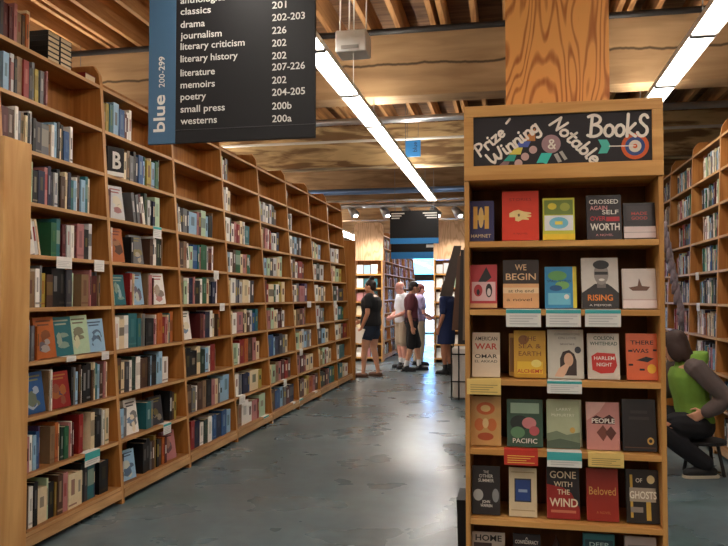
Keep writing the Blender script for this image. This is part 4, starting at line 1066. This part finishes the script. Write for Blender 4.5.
for px, lab in ((352, 'silver spotlight on the far rail above the rounded plywood panel'), (384, 'silver spotlight on the far rail beside the black signs'), (406, 'silver spotlight on the far rail behind the black signs'), (434, 'silver spotlight on the far rail at the edge of the signs'), (456, 'silver spotlight on the far rail next to the display edge')):
    Y = 14.9; p = on_y(px, 212, Y)
    t = thing('spotlight', lab, 'spotlight', (p.x, Y, p.z), 0, 'spotlights on the far rail')
    MB().tube([(-0.05, 0.02, 0.09), (0.0, 0, 0.03), (0.08, -0.03, -0.08)], [0.055, 0.075, 0.1], 12).build('shade', M['silver'], t, smooth=True)
    MB().ball((0.085, -0.032, -0.088), .05, .05, .03, 10, 6).build('bulb', M['lamp_face'], t)
    ld = bpy.data.lights.new('spot_lamp', 'SPOT'); ld.energy = 42; ld.spot_size = R(95); ld.spot_blend = 0.6; ld.color = (1, .93, .84); ld.shadow_soft_size = 0.06
    lo = bpy.data.objects.new('spot_lamp', ld); C.objects.link(lo); lo.parent = t; lo.location = (0.1, -0.06, -0.13)
    aim = Vector((-2.2 + 0.4 * (px - 384) / 30, 13.4 if px % 4 else 15.5, 1.2)) - (Vector((p.x, Y, p.z)) + Vector((0.1, -0.06, -0.13)))
    lo.rotation_euler = aim.to_track_quat('-Z', 'Y').to_euler()
    MB().tube([(-0.04, 0.02, 0.08), (-0.04, 0.0, 3.3 - p.z)], 0.015, 6).build('arm', M['dark_metal'], t)

# --------------------------------------- far endcaps with rounded plywood
def far_endcap(x0, x1, Y, label, books=True, z1=2.2, zt=3.02):
    t = thing('endcap_display', label, 'bookcase', (x0, Y, 0))
    W = x1 - x0
    for x in (0, W - 0.03): MB().box(x, x + 0.03, 0, 0.28, 0, z1).build('side_panel', M['disp_wood'], t)
    MB().box(0.03, W - 0.03, 0.26, 0.28, 0, z1).build('back_panel', M['disp_back'], t)
    for k in range(7): MB().box(0.03, W - 0.03, 0, 0.26, 0.1 + 0.3 * k - 0.03, 0.1 + 0.3 * k).build('shelf', M['disp_wood_x'], t)
    r = 0.1
    poly = [(0, z1), (W, z1), (W, zt - r)] + [(W - r + r * math.cos(a), zt - r + r * math.sin(a)) for a in (R(30), R(60))] + [(W - r, zt), (r, zt)] + [(r - r * math.sin(a), zt - r + r * math.cos(a)) for a in (R(30), R(60))] + [(0, zt - r)]
    MB().prism(poly, 'Y', 0.05, 0.09).build('rounded_panel', M['ply_far'], t, bevel=0.004)
    rr = random.Random(int(x0 * 100))
    for k in range(7):
        x = 0.05
        while x < W - 0.16:
            col = rr.choice('WWWCLPHWTRg'); h = rr.uniform(0.19, 0.23)
            q = MB(); book_cover(q, 0.026, h, 0.14, KI[col]); book_pages(q, 0.026, h, 0.14, PG)
            m = Matrix.Translation((x0 + x, Y + 0.04, 0.104 + 0.3 * k)) @ Matrix.Rotation(R(-8), 4, 'X') @ Matrix.Rotation(PI, 4, 'Z')
            n = len(rest.v); rest.v += [tuple(m @ Vector(v)) for v in q.v]; rest.f += [tuple(n + a for a in f) for f in q.f]; rest.m += q.m
            x += 0.16
far_endcap(-3.29, -2.66, 15.55, 'far end display with rounded plywood panel, behind the person in black')
far_endcap(-1.56, -0.66, 15.6, 'far end display with rounded plywood panel, behind the poster rack')
tag(rest.build('shelved_books', [BM[k] for k in BKEYS] + [M['pages']]), 'the many smaller books filling the remaining shelves', 'books', None, 'stuff')

# -------------------------------------------------- poster rack and bin
base = on_floor(459, 400)
t = thing('poster_rack', 'tall rack of dark slanting poster panels beside the display', 'rack', (base.x + 0.06, base.y + 0.75, 0))
MB().tube([(0, 0, 0.02), (0, 0, 2.0)], 0.02, 8).build('post', M['dark_metal'], t)
MB().tube([(0, 0, 0), (0, 0, 0.03)], 0.2, 16).build('base', M['dark_metal'], t)
for k, (pl, c) in enumerate((([(454, 246), (461, 246), (452, 296), (440, 296)], (74, 62, 56)), ([(458, 256), (463, 256), (459, 330), (452, 330)], (96, 68, 54)), ([(461, 250), (466, 250), (465, 344), (458, 344)], (46, 40, 42)), ([(464, 248), (469, 248), (468, 340), (463, 340)], (124, 108, 92)))):
    yy = -0.06 - 0.05 * k
    pts = [on_y(px, py, t.location.y + yy) for px, py in pl]
    MB().prism([(p.x - t.location.x, p.z) for p in pts], 'Y', yy, yy + 0.03).build('poster_panel', rgbm(c), t, bevel=0.004)
q = MB(); W, H, D = 0.3, 0.74, 0.36
t = thing('canvas_bin', 'cream canvas bin in a dark wire frame, beside the display edge', 'bin', (base.x - 0.1, base.y - 0.02, 0))
MB().box(0.01, W - 0.01, 0.01, D - 0.01, 0.03, H - 0.03).build('canvas', M['cream_cloth'], t, bevel=0.02)
q = MB()
for x in (0, 0.1, 0.2, W): q.tube([(x, 0, 0), (x, 0, H)], 0.009, 6)
for x in (0, W): q.tube([(x, D, 0), (x, D, H)], 0.009, 6)
for z in (0.25, 0.62): q.tube([(0, D, z), (0, 0, z), (W, 0, z), (W, D, z)], 0.009, 6)
q.build('wire_frame', M['dark_metal'], t)

# slanted rack of scarves in front of the side bookcases
a = on_floor(676, 420)
t = thing('scarf_rack', 'slanted rack of mottled grey scarves before the side-aisle bookcase', 'rack', (1.5, 7.6, 0))
rr = random.Random(3)
p0 = on_y(665, 222, 7.6); p1 = on_y(682, 305, 7.6)
MB().tube([(p0.x - 1.5, 0, p0.z), (p1.x - 1.5, 0, p1.z), (p1.x - 1.5 + 0.02, 0, 0.02)], 0.012, 8).build('pole', M['grey_metal'], t)
MB().box(p1.x - 1.65, p1.x - 1.3, -0.12, 0.12, 0, 0.02).build('base', M['grey_metal'], t)
sm = plain('mottled scarf', (124, 112, 118), 0.9, var=0.6, scale=28)
for k in range(9):
    f = k / 8
    x = p0.x + (p1.x - p0.x) * f - 1.5; z = p0.z + (p1.z - p0.z) * f
    MB().tube([(x, 0, z), (x - 0.01, -0.03, z - 0.07), (x - 0.02 + 0.02 * rr.random(), -0.03, z - 0.14), (x - 0.03, -0.02, z - 0.2)], [0.02, 0.026, 0.03, 0.014], 8).build('scarf', sm, t, smooth=True)

# ----------------------------------------------------------------- people
def chain(mb, pts, n=10):
    """rounded tapering limb: pts = [(Vector, radius)...]"""
    P = [(Vector(p), r) for p, r in pts]
    d0 = (P[0][0] - P[1][0]).normalized(); d1 = (P[-1][0] - P[-2][0]).normalized()
    Q = [(P[0][0] + d0 * P[0][1] * 0.85, P[0][1] * 0.35), (P[0][0] + d0 * P[0][1] * 0.5, P[0][1] * 0.8)] + P + [(P[-1][0] + d1 * P[-1][1] * 0.5, P[-1][1] * 0.8), (P[-1][0] + d1 * P[-1][1] * 0.85, P[-1][1] * 0.35)]
    mb.tube([q[0] for q in Q], [q[1] for q in Q], n)
def torso(mb, rings, n=16):
    """rings: (centre, right axis, forward axis, half width, half depth)"""
    out = []
    for c, u, f, a, b in rings:
        out.append([Vector(c) + Vector(u) * a * math.copysign(abs(math.cos(2 * PI * k / n)) ** 0.8, math.cos(2 * PI * k / n)) + Vector(f) * b * math.copysign(abs(math.sin(2 * PI * k / n)) ** 0.8, math.sin(2 * PI * k / n)) for k in range(n)])
    mb.loft(out)
def finish(mb, name, mat, parent, vox, sm=6):
    o = mb.build(name, mat, parent, smooth=True)
    r = o.modifiers.new('remesh', 'REMESH'); r.mode = 'VOXEL'; r.voxel_size = vox; r.use_smooth_shade = True
    s = o.modifiers.new('smooth', 'SMOOTH'); s.factor = 0.5; s.iterations = sm
    return o
def person(label, foot, facing, H, J, skin, hair, hairstyle, clothes, vox=0.009, look=0.0, group=None):
    """foot: floor point; facing: heading angle, 0 = +Y, positive turns to -X; J: joints in metres for a 1.70 m figure, x right, y forward, z up"""
    t = thing('person', label, 'person', (foot[0], foot[1], 0), facing, group)
    s = H / 1.70
    j = {k: Vector(v) * s for k, v in J.items()}
    X, Yv, Zv = Vector((1, 0, 0)), Vector((0, 1, 0)), Vector((0, 0, 1))
    pel, che, nek, hed = j['pelvis'], j['chest'], j['neck'], j['head']
    up = (che - pel).normalized(); fw = X.cross(up) * -1
    fw = up.cross(X); 
    wid = J.get('w', (1, 1, 1))[0]
    def tor(e, lo=-0.1, hi=1.0):
        L = (nek - pel)
        prof = [(-0.22, .10, .085), (-0.12, .155, .11), (0.0, .165, .115), (0.2, .15, .105), (0.38, .138, .10), (0.6, .155, .115), (0.8, .165, .11), (0.92, .13, .085), (1.0, .07, .06)]
        return [(pel + L * f, X, fw, (a * wid + e) * s, (b * wid + e) * s) for f, a, b in prof if lo <= f <= hi]
    b = MB()
    torso(b, tor(0, -0.3, 1.1))
    chain(b, [(nek - (hed - nek) * 0.3, .058 * s), (nek + (hed - nek) * 0.25, .052 * s), (hed, .05 * s)])
    HR = Matrix.Rotation(look, 3, 'Z')
    tilt = Matrix.Rotation(J.get('nod', (0, 0, 0))[0], 3, 'X')
    HM = HR @ tilt
    hp = lambda x, y, z: hed + HM @ (Vector((x, y, z)) * s)
    # skull, jaw, nose, ears
    b.ball(hp(0, -0.01, 0.03), .076 * s, .096 * s, .092 * s, 14, 10, rot=HM)
    b.ball(hp(0, 0.022, -0.035), .06 * s, .07 * s, .075 * s, 12, 8, rot=HM)
    b.ball(hp(0, 0.06, -0.075), .035 * s, .028 * s, .028 * s, 10, 6, rot=HM)
    chain(b, [(hp(0, 0.08, 0.02), .011 * s), (hp(0, 0.1, -0.012), .015 * s), (hp(0, 0.094, -0.024), .014 * s)], 8)
    for sx in (-1, 1): b.ball(hp(sx * 0.076, -0.008, -0.005), .014 * s, .024 * s, .034 * s, 8, 6, rot=HM)
    lim = {}
    for sd, sx in (('l', -1), ('r', 1)):
        hip, kn, an = j['hip_' + sd], j['knee_' + sd], j['ankle_' + sd]
        sh, el, wr = j['shoulder_' + sd], j['elbow_' + sd], j['wrist_' + sd]
        m1 = hip.lerp(kn, 0.4); m2 = kn.lerp(an, 0.3)
        leg = [(hip, .088 * s * wid), (m1, .08 * s * wid), (kn, .056 * s), (m2, .058 * s), (kn.lerp(an, .75), .04 * s), (an, .036 * s)]
        arm = [(sh, .052 * s), (sh.lerp(el, .5), .047 * s), (el, .038 * s), (el.lerp(wr, .3), .04 * s), (wr, .026 * s)]
        lim[sd] = (leg, arm)
        chain(b, leg); chain(b, arm)
        chain(b, [(sh.lerp(nek, 0.5) - Zv * 0.02 * s, .055 * s), (sh, .055 * s)])
        # foot
        tdir = j.get('toe_' + sd, an + Vector((0.02 * sx, 0.17, -0.05)) * s)
        td = (tdir - an); td.z = 0; td.normalize()
        fz = an.z - 0.055 * s
        chain(b, [(an - td * 0.04 * s + Zv * (fz - an.z), .032 * s), (an + td * 0.05 * s + Zv * (fz - an.z + 0.004), .034 * s), (an + td * 0.15 * s + Zv * (fz - an.z - 0.006), .026 * s)])
        chain(b, [(an, .036 * s), (an + Zv * (fz - an.z) + td * 0.02, .034 * s)])
        # hand: palm plus four curled fingers and a thumb
        hd = j.get('hand_' + sd); hd = (hd - wr).normalized() if hd else (wr - el).normalized()
        inw = Vector((-sx, 0, 0)) if abs(hd.x) < 0.7 else Vector((0, 0, -1))
        inw = (inw - hd * inw.dot(hd)).normalized(); acr = hd.cross(inw)
        if acr.y < 0: acr = -acr
        pc = wr + hd * 0.05 * s
        torso(b, [(wr + hd * q * s, acr, inw, a * s, c_ * s) for q, a, c_ in ((-0.005, .024, .018), (0.03, .036, .015), (0.07, .042, .014), (0.092, .038, .011))], 10)
        for q, (off, ln) in enumerate(((0.03, .07), (0.011, .08), (-0.009, .074), (-0.028, .058))):
            k0 = wr + hd * 0.075 * s + acr * off * s
            k1 = k0 + (hd * 0.95 + inw * 0.2) * ln * 0.5 * s; k2 = k1 + (hd * 0.75 + inw * 0.6).normalized() * ln * 0.35 * s; k3 = k2 + (hd * 0.4 + inw * 0.9).normalized() * ln * 0.25 * s
            chain(b, [(k0, .0095 * s), (k1, .009 * s), (k2, .0085 * s), (k3, .007 * s)], 8)
        k0 = wr + hd * 0.02 * s + acr * 0.025 * s; k1 = k0 + (hd * 0.6 + acr * 0.7 + inw * 0.3).normalized() * 0.045 * s
        chain(b, [(k0, .013 * s), (k1, .0105 * s), (k1 + (hd * 0.9 + inw * 0.4).normalized() * 0.035 * s, .0085 * s)], 8)
    body = finish(b, 'body', skin, t, vox, 4)
    # face details
    for sx in (-1, 1): MB().ball(hp(sx * 0.03, 0.082, 0.012), .011 * s, .008 * s, .007 * s, 8, 6, rot=HM).build('eye', M['eye'], t, smooth=True)
    MB().ball(hp(0, 0.088, -0.05), .022 * s, .008 * s, .007 * s, 8, 6, rot=HM).build('mouth', M['lip'], t, smooth=True)
    # hair: a cap whose front is lifted off the brow
    h = MB()
    if hairstyle == 'bald':
        h.ball(hp(0, -0.05, 0.0), .078 * s, .062 * s, .05 * s, 12, 8, rot=HM)
    else:
        h.ball(hp(0, -0.022, 0.046), .086 * s, .1 * s, .092 * s, 14, 10, rot=HM)
        h.ball(hp(0, -0.06, 0.0), .078 * s, .058 * s, .08 * s, 12, 8, rot=HM)
    if hairstyle == 'bun': h.ball(hp(0, -0.06, 0.15), .048 * s, .048 * s, .042 * s, 10, 8)
    if hairstyle == 'long':
        h.ball(hp(0, -0.055, -0.06), .085 * s, .055 * s, .13 * s, 12, 8, rot=HM)
        for sx in (-1, 1): h.ball(hp(sx * 0.066, 0.0, -0.03), .03 * s, .06 * s, .1 * s, 10, 8, rot=HM)
    finish(h, 'hair', hair, t, 0.01, 3)
    # clothes
    for c in clothes:
        q = MB(); k = c['kind']; e = c.get('e', 0.014)
        if k == 'shirt':
            torso(q, tor(e, c.get('lo', -0.13), 0.95))
            torso(q, [(nek - up * 0.06 * s, X, fw, .125 * s, .085 * s), (nek + up * 0.012 * s, X, fw, .07 * s, .068 * s)])
            for sd in 'lr':
                arm = lim[sd][1]; n = c.get('sleeve', 0.5)
                sh, el, wr = j['shoulder_' + sd], j['elbow_' + sd], j['wrist_' + sd]
                if c.get('arms') is None or c['arms']:
                    chain(q, [(sh.lerp(nek, 0.5) - Zv * 0.015 * s, (.056 + e) * s), (sh, (.056 + e) * s)])
                    if n <= 1: chain(q, [(sh, (.054 + e) * s), (sh.lerp(el, n), (.05 + e) * s)])
                    else: chain(q, [(sh, (.054 + e) * s), (sh.lerp(el, .5), (.048 + e) * s), (el, (.044 + e) * s), (el.lerp(wr, .9), (.03 + e) * s)])
        elif k == 'sleeves':
            for sd in 'lr':
                q = MB()
                sh, el, wr = j['shoulder_' + sd], j['elbow_' + sd], j['wrist_' + sd]
                chain(q, [(sh.lerp(nek, .3) - Zv * .01 * s, (.052 + e) * s), (sh, (.058 + e) * s), (sh.lerp(el, .5), (.05 + e) * s), (el, (.046 + e) * s), (el.lerp(wr, .45), (.042 + e) * s), (el.lerp(wr, .92), (.03 + e) * s)])
                finish(q, 'sleeve', c['m'], t, 0.011, 4)
            continue
        elif k in ('shorts', 'trousers'):
            torso(q, tor(e, -0.3, 0.21))
            for sd in 'lr':
                hip, kn, an = j['hip_' + sd], j['knee_' + sd], j['ankle_' + sd]
                if k == 'shorts':
                    n = c.get('len', 0.75)
                    chain(q, [(hip, (.092 * wid + e) * s), (hip.lerp(kn, .4), (.086 * wid + e) * s), (hip.lerp(kn, n), (.074 * wid + e) * s)])
                else:
                    chain(q, [(hip, (.09 * wid + e) * s), (hip.lerp(kn, .5), (.08 * wid + e) * s), (kn, (.064 + e) * s), (kn.lerp(an, .5), (.056 + e) * s), (kn.lerp(an, .97), (.05 + e) * s)])
        elif k == 'skirt':
            torso(q, tor(e, -0.05, 0.25) )
            c0 = pel - up * 0.02; c1 = (j['knee_l'] + j['knee_r']) * 0.5 + Zv * 0.08 * s
            torso(q, [(c1, X, Yv, .19 * s, .15 * s), (c1.lerp(c0, .5), X, Yv, .19 * s, .15 * s), (c0, X, Yv, .18 * s, .13 * s)])
        elif k == 'hood':
            torso(q, [(nek - up * 0.07 * s - fw * 0.05 * s, X, fw, .13 * s, .08 * s), (nek - fw * 0.06 * s, X, fw, .14 * s, .11 * s), (nek + up * 0.06 * s - fw * 0.08 * s, X, fw, .12 * s, .1 * s)])
        elif k in ('shoes', 'socks', 'sandals'):
            for sd, sx in (('l', -1), ('r', 1)):
                q = MB()
                an, kn = j['ankle_' + sd], j['knee_' + sd]
                tdir = j.get('toe_' + sd, an + Vector((0.02 * sx, 0.17, -0.05)) * s)
                td = (tdir - an); td.z = 0; td.normalize(); fz = Zv * -(0.052 * s)
                if k == 'socks':
                    chain(q, [(an + (an - kn) * -0.0, .044 * s), (an.lerp(kn, c.get('top', .25)), .05 * s)])
                    finish(q, 'sock', c['m'], t, 0.012, 3); continue
                chain(q, [(an - td * 0.045 * s + fz, .042 * s), (an + td * 0.05 * s + fz, .046 * s), (an + td * 0.16 * s + fz - Zv * 0.006, .036 * s)])
                if k == 'shoes': chain(q, [(an + td * 0.01, .05 * s), (an + td * 0.03 * s + fz, .046 * s)])
                sh = finish(q, 'shoe', c['m'], t, 0.01, 3)
                zb = an.z - 0.052 * s - 0.044 * s
                lat = Vector((td.y, -td.x, 0))
                so = []
                for f, w in ((-0.09, .02), (-0.07, .038), (0.05, .046), (0.15, .042), (0.19, .02)):
                    so.append((f, w))
                pl = [an + td * f * s + lat * w * s for f, w in so] + [an + td * f * s - lat * w * s for f, w in reversed(so)]
                MB().prism([(p.x, p.y) for p in pl], 'Z', zb, zb + 0.022).build('sole', c.get('sole', c['m']), sh)
            continue
        if q.v: finish(q, c.get('name', k), c['m'], t, c.get('vox', 0.011), 4)
    return t, j
def stand(**kw):
    J = dict(pelvis=(0, 0, .95), chest=(0, 0.0, 1.25), neck=(0, -0.01, 1.44), head=(0, 0.02, 1.575),
             hip_l=(-.095, 0, .89), hip_r=(.095, 0, .89), knee_l=(-.1, .02, .48), knee_r=(.1, .02, .48), ankle_l=(-.11, -.02, .095), ankle_r=(.11, -.02, .095),
             shoulder_l=(-.18, -.01, 1.39), shoulder_r=(.18, -.01, 1.39), elbow_l=(-.23, -.03, 1.1), elbow_r=(.23, -.03, 1.1), wrist_l=(-.24, .05, .86), wrist_r=(.24, .05, .86))
    J.update(kw); return J
# heading angles: 0 faces +Y (away from the camera), +90 deg faces -X (to the left of the picture)
p = on_floor(371, 377)
w1, jj = person('person in black top and denim shorts with a hair bun, holding a white paper', p, R(82), 1.70,
    stand(w=(1.32, 0, 0), wrist_l=(-.23, .1, .85), elbow_l=(-.28, -.03, 1.11), wrist_r=(.06, .22, .96), elbow_r=(.24, .0, 1.11), hand_l=(-.22, .14, .75), hand_r=(.0, .32, .93), nod=(-0.12, 0, 0), ankle_l=(-.12, .1, .095), knee_l=(-.11, .08, .48), ankle_r=(.1, -.1, .095), knee_r=(.1, -.02, .48)),
    M['skin'], M['hair_dark'], 'bun',
    [dict(kind='shirt', m=M['cloth_black'], e=0.022, lo=-.13, sleeve=.55), dict(kind='shorts', m=M['cloth_denim'], len=.45), dict(kind='sandals', m=M['sandal'])])
hp_ = Matrix.Translation(w1.location) @ Matrix.Rotation(R(82), 4, 'Z') @ Vector((-.245, .16, .74))
tag(MB().box(-0.01, 0.01, -0.11, 0.11, -0.13, 0.13).build('paper_booklet', M['paper'], loc=(hp_.x, hp_.y, hp_.z), rot=(R(10), R(20), R(65))), 'white booklet held by the person in black', 'booklet')
p = on_floor(400, 371.5)
person('bald person in white shirt and khaki shorts browsing the far shelves', (p.x - 0.04, p.y + 0.6), R(120), 1.71,
    stand(wrist_l=(-.12, .24, 1.0), elbow_l=(-.24, .03, 1.1), wrist_r=(.1, .22, 1.0), elbow_r=(.25, .02, 1.1), nod=(-0.3, 0, 0), head=(0, .05, 1.565)),
    M['skin_pink'], M['hair_grey'], 'bald', [dict(kind='shirt', m=M['cloth_white'], e=.024, sleeve=.7), dict(kind='shorts', m=M['cloth_khaki'], len=.95, e=.018), dict(kind='socks', m=M['sock']), dict(kind='shoes', m=M['shoe_black'])])
p = on_floor(411.5, 371)
person('person in maroon shirt and black shorts with white socks', p, R(-75), 1.70,
    stand(wrist_r=(.26, -.02, .84), elbow_r=(.26, -.08, 1.1), nod=(-0.2, 0, 0), head=(0, .06, 1.57), chest=(0, .02, 1.25), ankle_l=(-.1, .16, .095), knee_l=(-.1, .12, .49), ankle_r=(.1, -.12, .095), knee_r=(.1, -.02, .48)),
    M['skin'], M['hair_dark'], 'short', [dict(kind='shirt', m=M['cloth_maroon'], e=.02, sleeve=.7), dict(kind='shorts', m=M['cloth_black'], len=1.0, e=.02), dict(kind='socks', m=M['sock']), dict(kind='shoes', m=M['shoe_black'])])
p = on_floor(419, 369)
person('red-haired person in lilac top half hidden behind the maroon shirt', (p.x - 0.1, p.y + 0.8), R(-60), 1.68,
    stand(wrist_r=(.16, .22, 1.0), elbow_r=(.24, .02, 1.08), wrist_l=(-.16, .24, .98), elbow_l=(-.24, .02, 1.08), nod=(-0.25, 0, 0), head=(0, .05, 1.56)),
    M['skin_pink'], M['hair_red'], 'short', [dict(kind='shirt', m=M['cloth_lilac'], e=.022, sleeve=.6), dict(kind='trousers', m=M['cloth_khaki']), dict(kind='shoes', m=M['shoe_black'])])
p = on_floor(447, 374)
person('person in navy dress and dark ankle boots behind the poster rack', p, R(70), 1.66,
    stand(), M['skin_tan'], M['hair_dark'], 'long', [dict(kind='shirt', m=M['cloth_navy'], e=.02, sleeve=.8), dict(kind='skirt', m=M['cloth_navy'], e=.02), dict(kind='socks', m=M['shoe_black'], top=.18), dict(kind='shoes', m=M['shoe_black'])])
# seated person by the side bookcases
SPY = 6.25
hipp = on_y(695, 424, SPY)
SR = R(97)
sj = dict(pelvis=(0, 0, .40), chest=(0, .04, .66), neck=(0, .07, .885), head=(0, .15, 1.0),
    hip_l=(-.1, 0, .39), hip_r=(.1, 0, .39), knee_l=(-.16, .4, .42), knee_r=(.15, .42, .46), ankle_l=(-.15, -.03, .1), ankle_r=(.14, .34, .1), toe_l=(-.17, .13, .05), toe_r=(.16, .5, .05),
    shoulder_l=(-.185, .05, .85), shoulder_r=(.185, .07, .85), elbow_l=(-.27, -.15, .62), elbow_r=(.27, .14, .6), wrist_l=(-.21, .0, .51), wrist_r=(.14, .32, .58), hand_l=(-.19, .1, .46), hand_r=(.12, .42, .56), nod=(-.4, 0, 0))
pp, jj = person('person seated on a low stool in green fleece vest with grey sleeves', (hipp.x, SPY), SR, 1.70, sj, M['skin'], M['hair_brown'], 'long',
    [dict(kind='shirt', m=M['cloth_green'], e=.024, lo=-.1, arms=0, name='vest'), dict(kind='sleeves', m=M['cloth_grey'], e=.024), dict(kind='hood', m=M['cloth_green'], e=.02), dict(kind='trousers', m=M['cloth_dark'], e=.02), dict(kind='shoes', m=M['shoe_black'], sole=M['sole'])], vox=0.007, look=R(-25))
st = thing('stool', 'low dark stool under the seated person in green', 'stool', (hipp.x + 0.06, SPY, 0), SR)
MB().tube([(0, 0, .245), (0, 0, .272)], 0.17, 20).build('seat', M['shoe_black'], st, bevel=0.005)
for k in range(4):
    a = PI / 4 + k * PI / 2
    MB().tube([(0.11 * math.cos(a), 0.11 * math.sin(a), .25), (0.16 * math.cos(a), 0.16 * math.sin(a), 0)], 0.014, 8).build('leg', M['dark_metal'], st)

# ------------------------------------------------------------- light, view
w = bpy.data.worlds.new('daylight'); SC.world = w; w.use_nodes = True
bg = w.node_tree.nodes['Background']; bg.inputs[0].default_value = (0.42, 0.68, 1.0, 1); bg.inputs[1].default_value = 11.0
SC.view_settings.view_transform = 'Standard'; SC.view_settings.look = 'None'; SC.view_settings.gamma = 1.0; SC.view_settings.use_curve_mapping = False
SC.view_settings.exposure = 1.5
SC.cycles.use_denoising = True
SC.cycles.max_bounces = 8; SC.cycles.diffuse_bounces = 4; SC.cycles.glossy_bounces = 3
SC.cycles.sample_clamp_indirect = 6.0
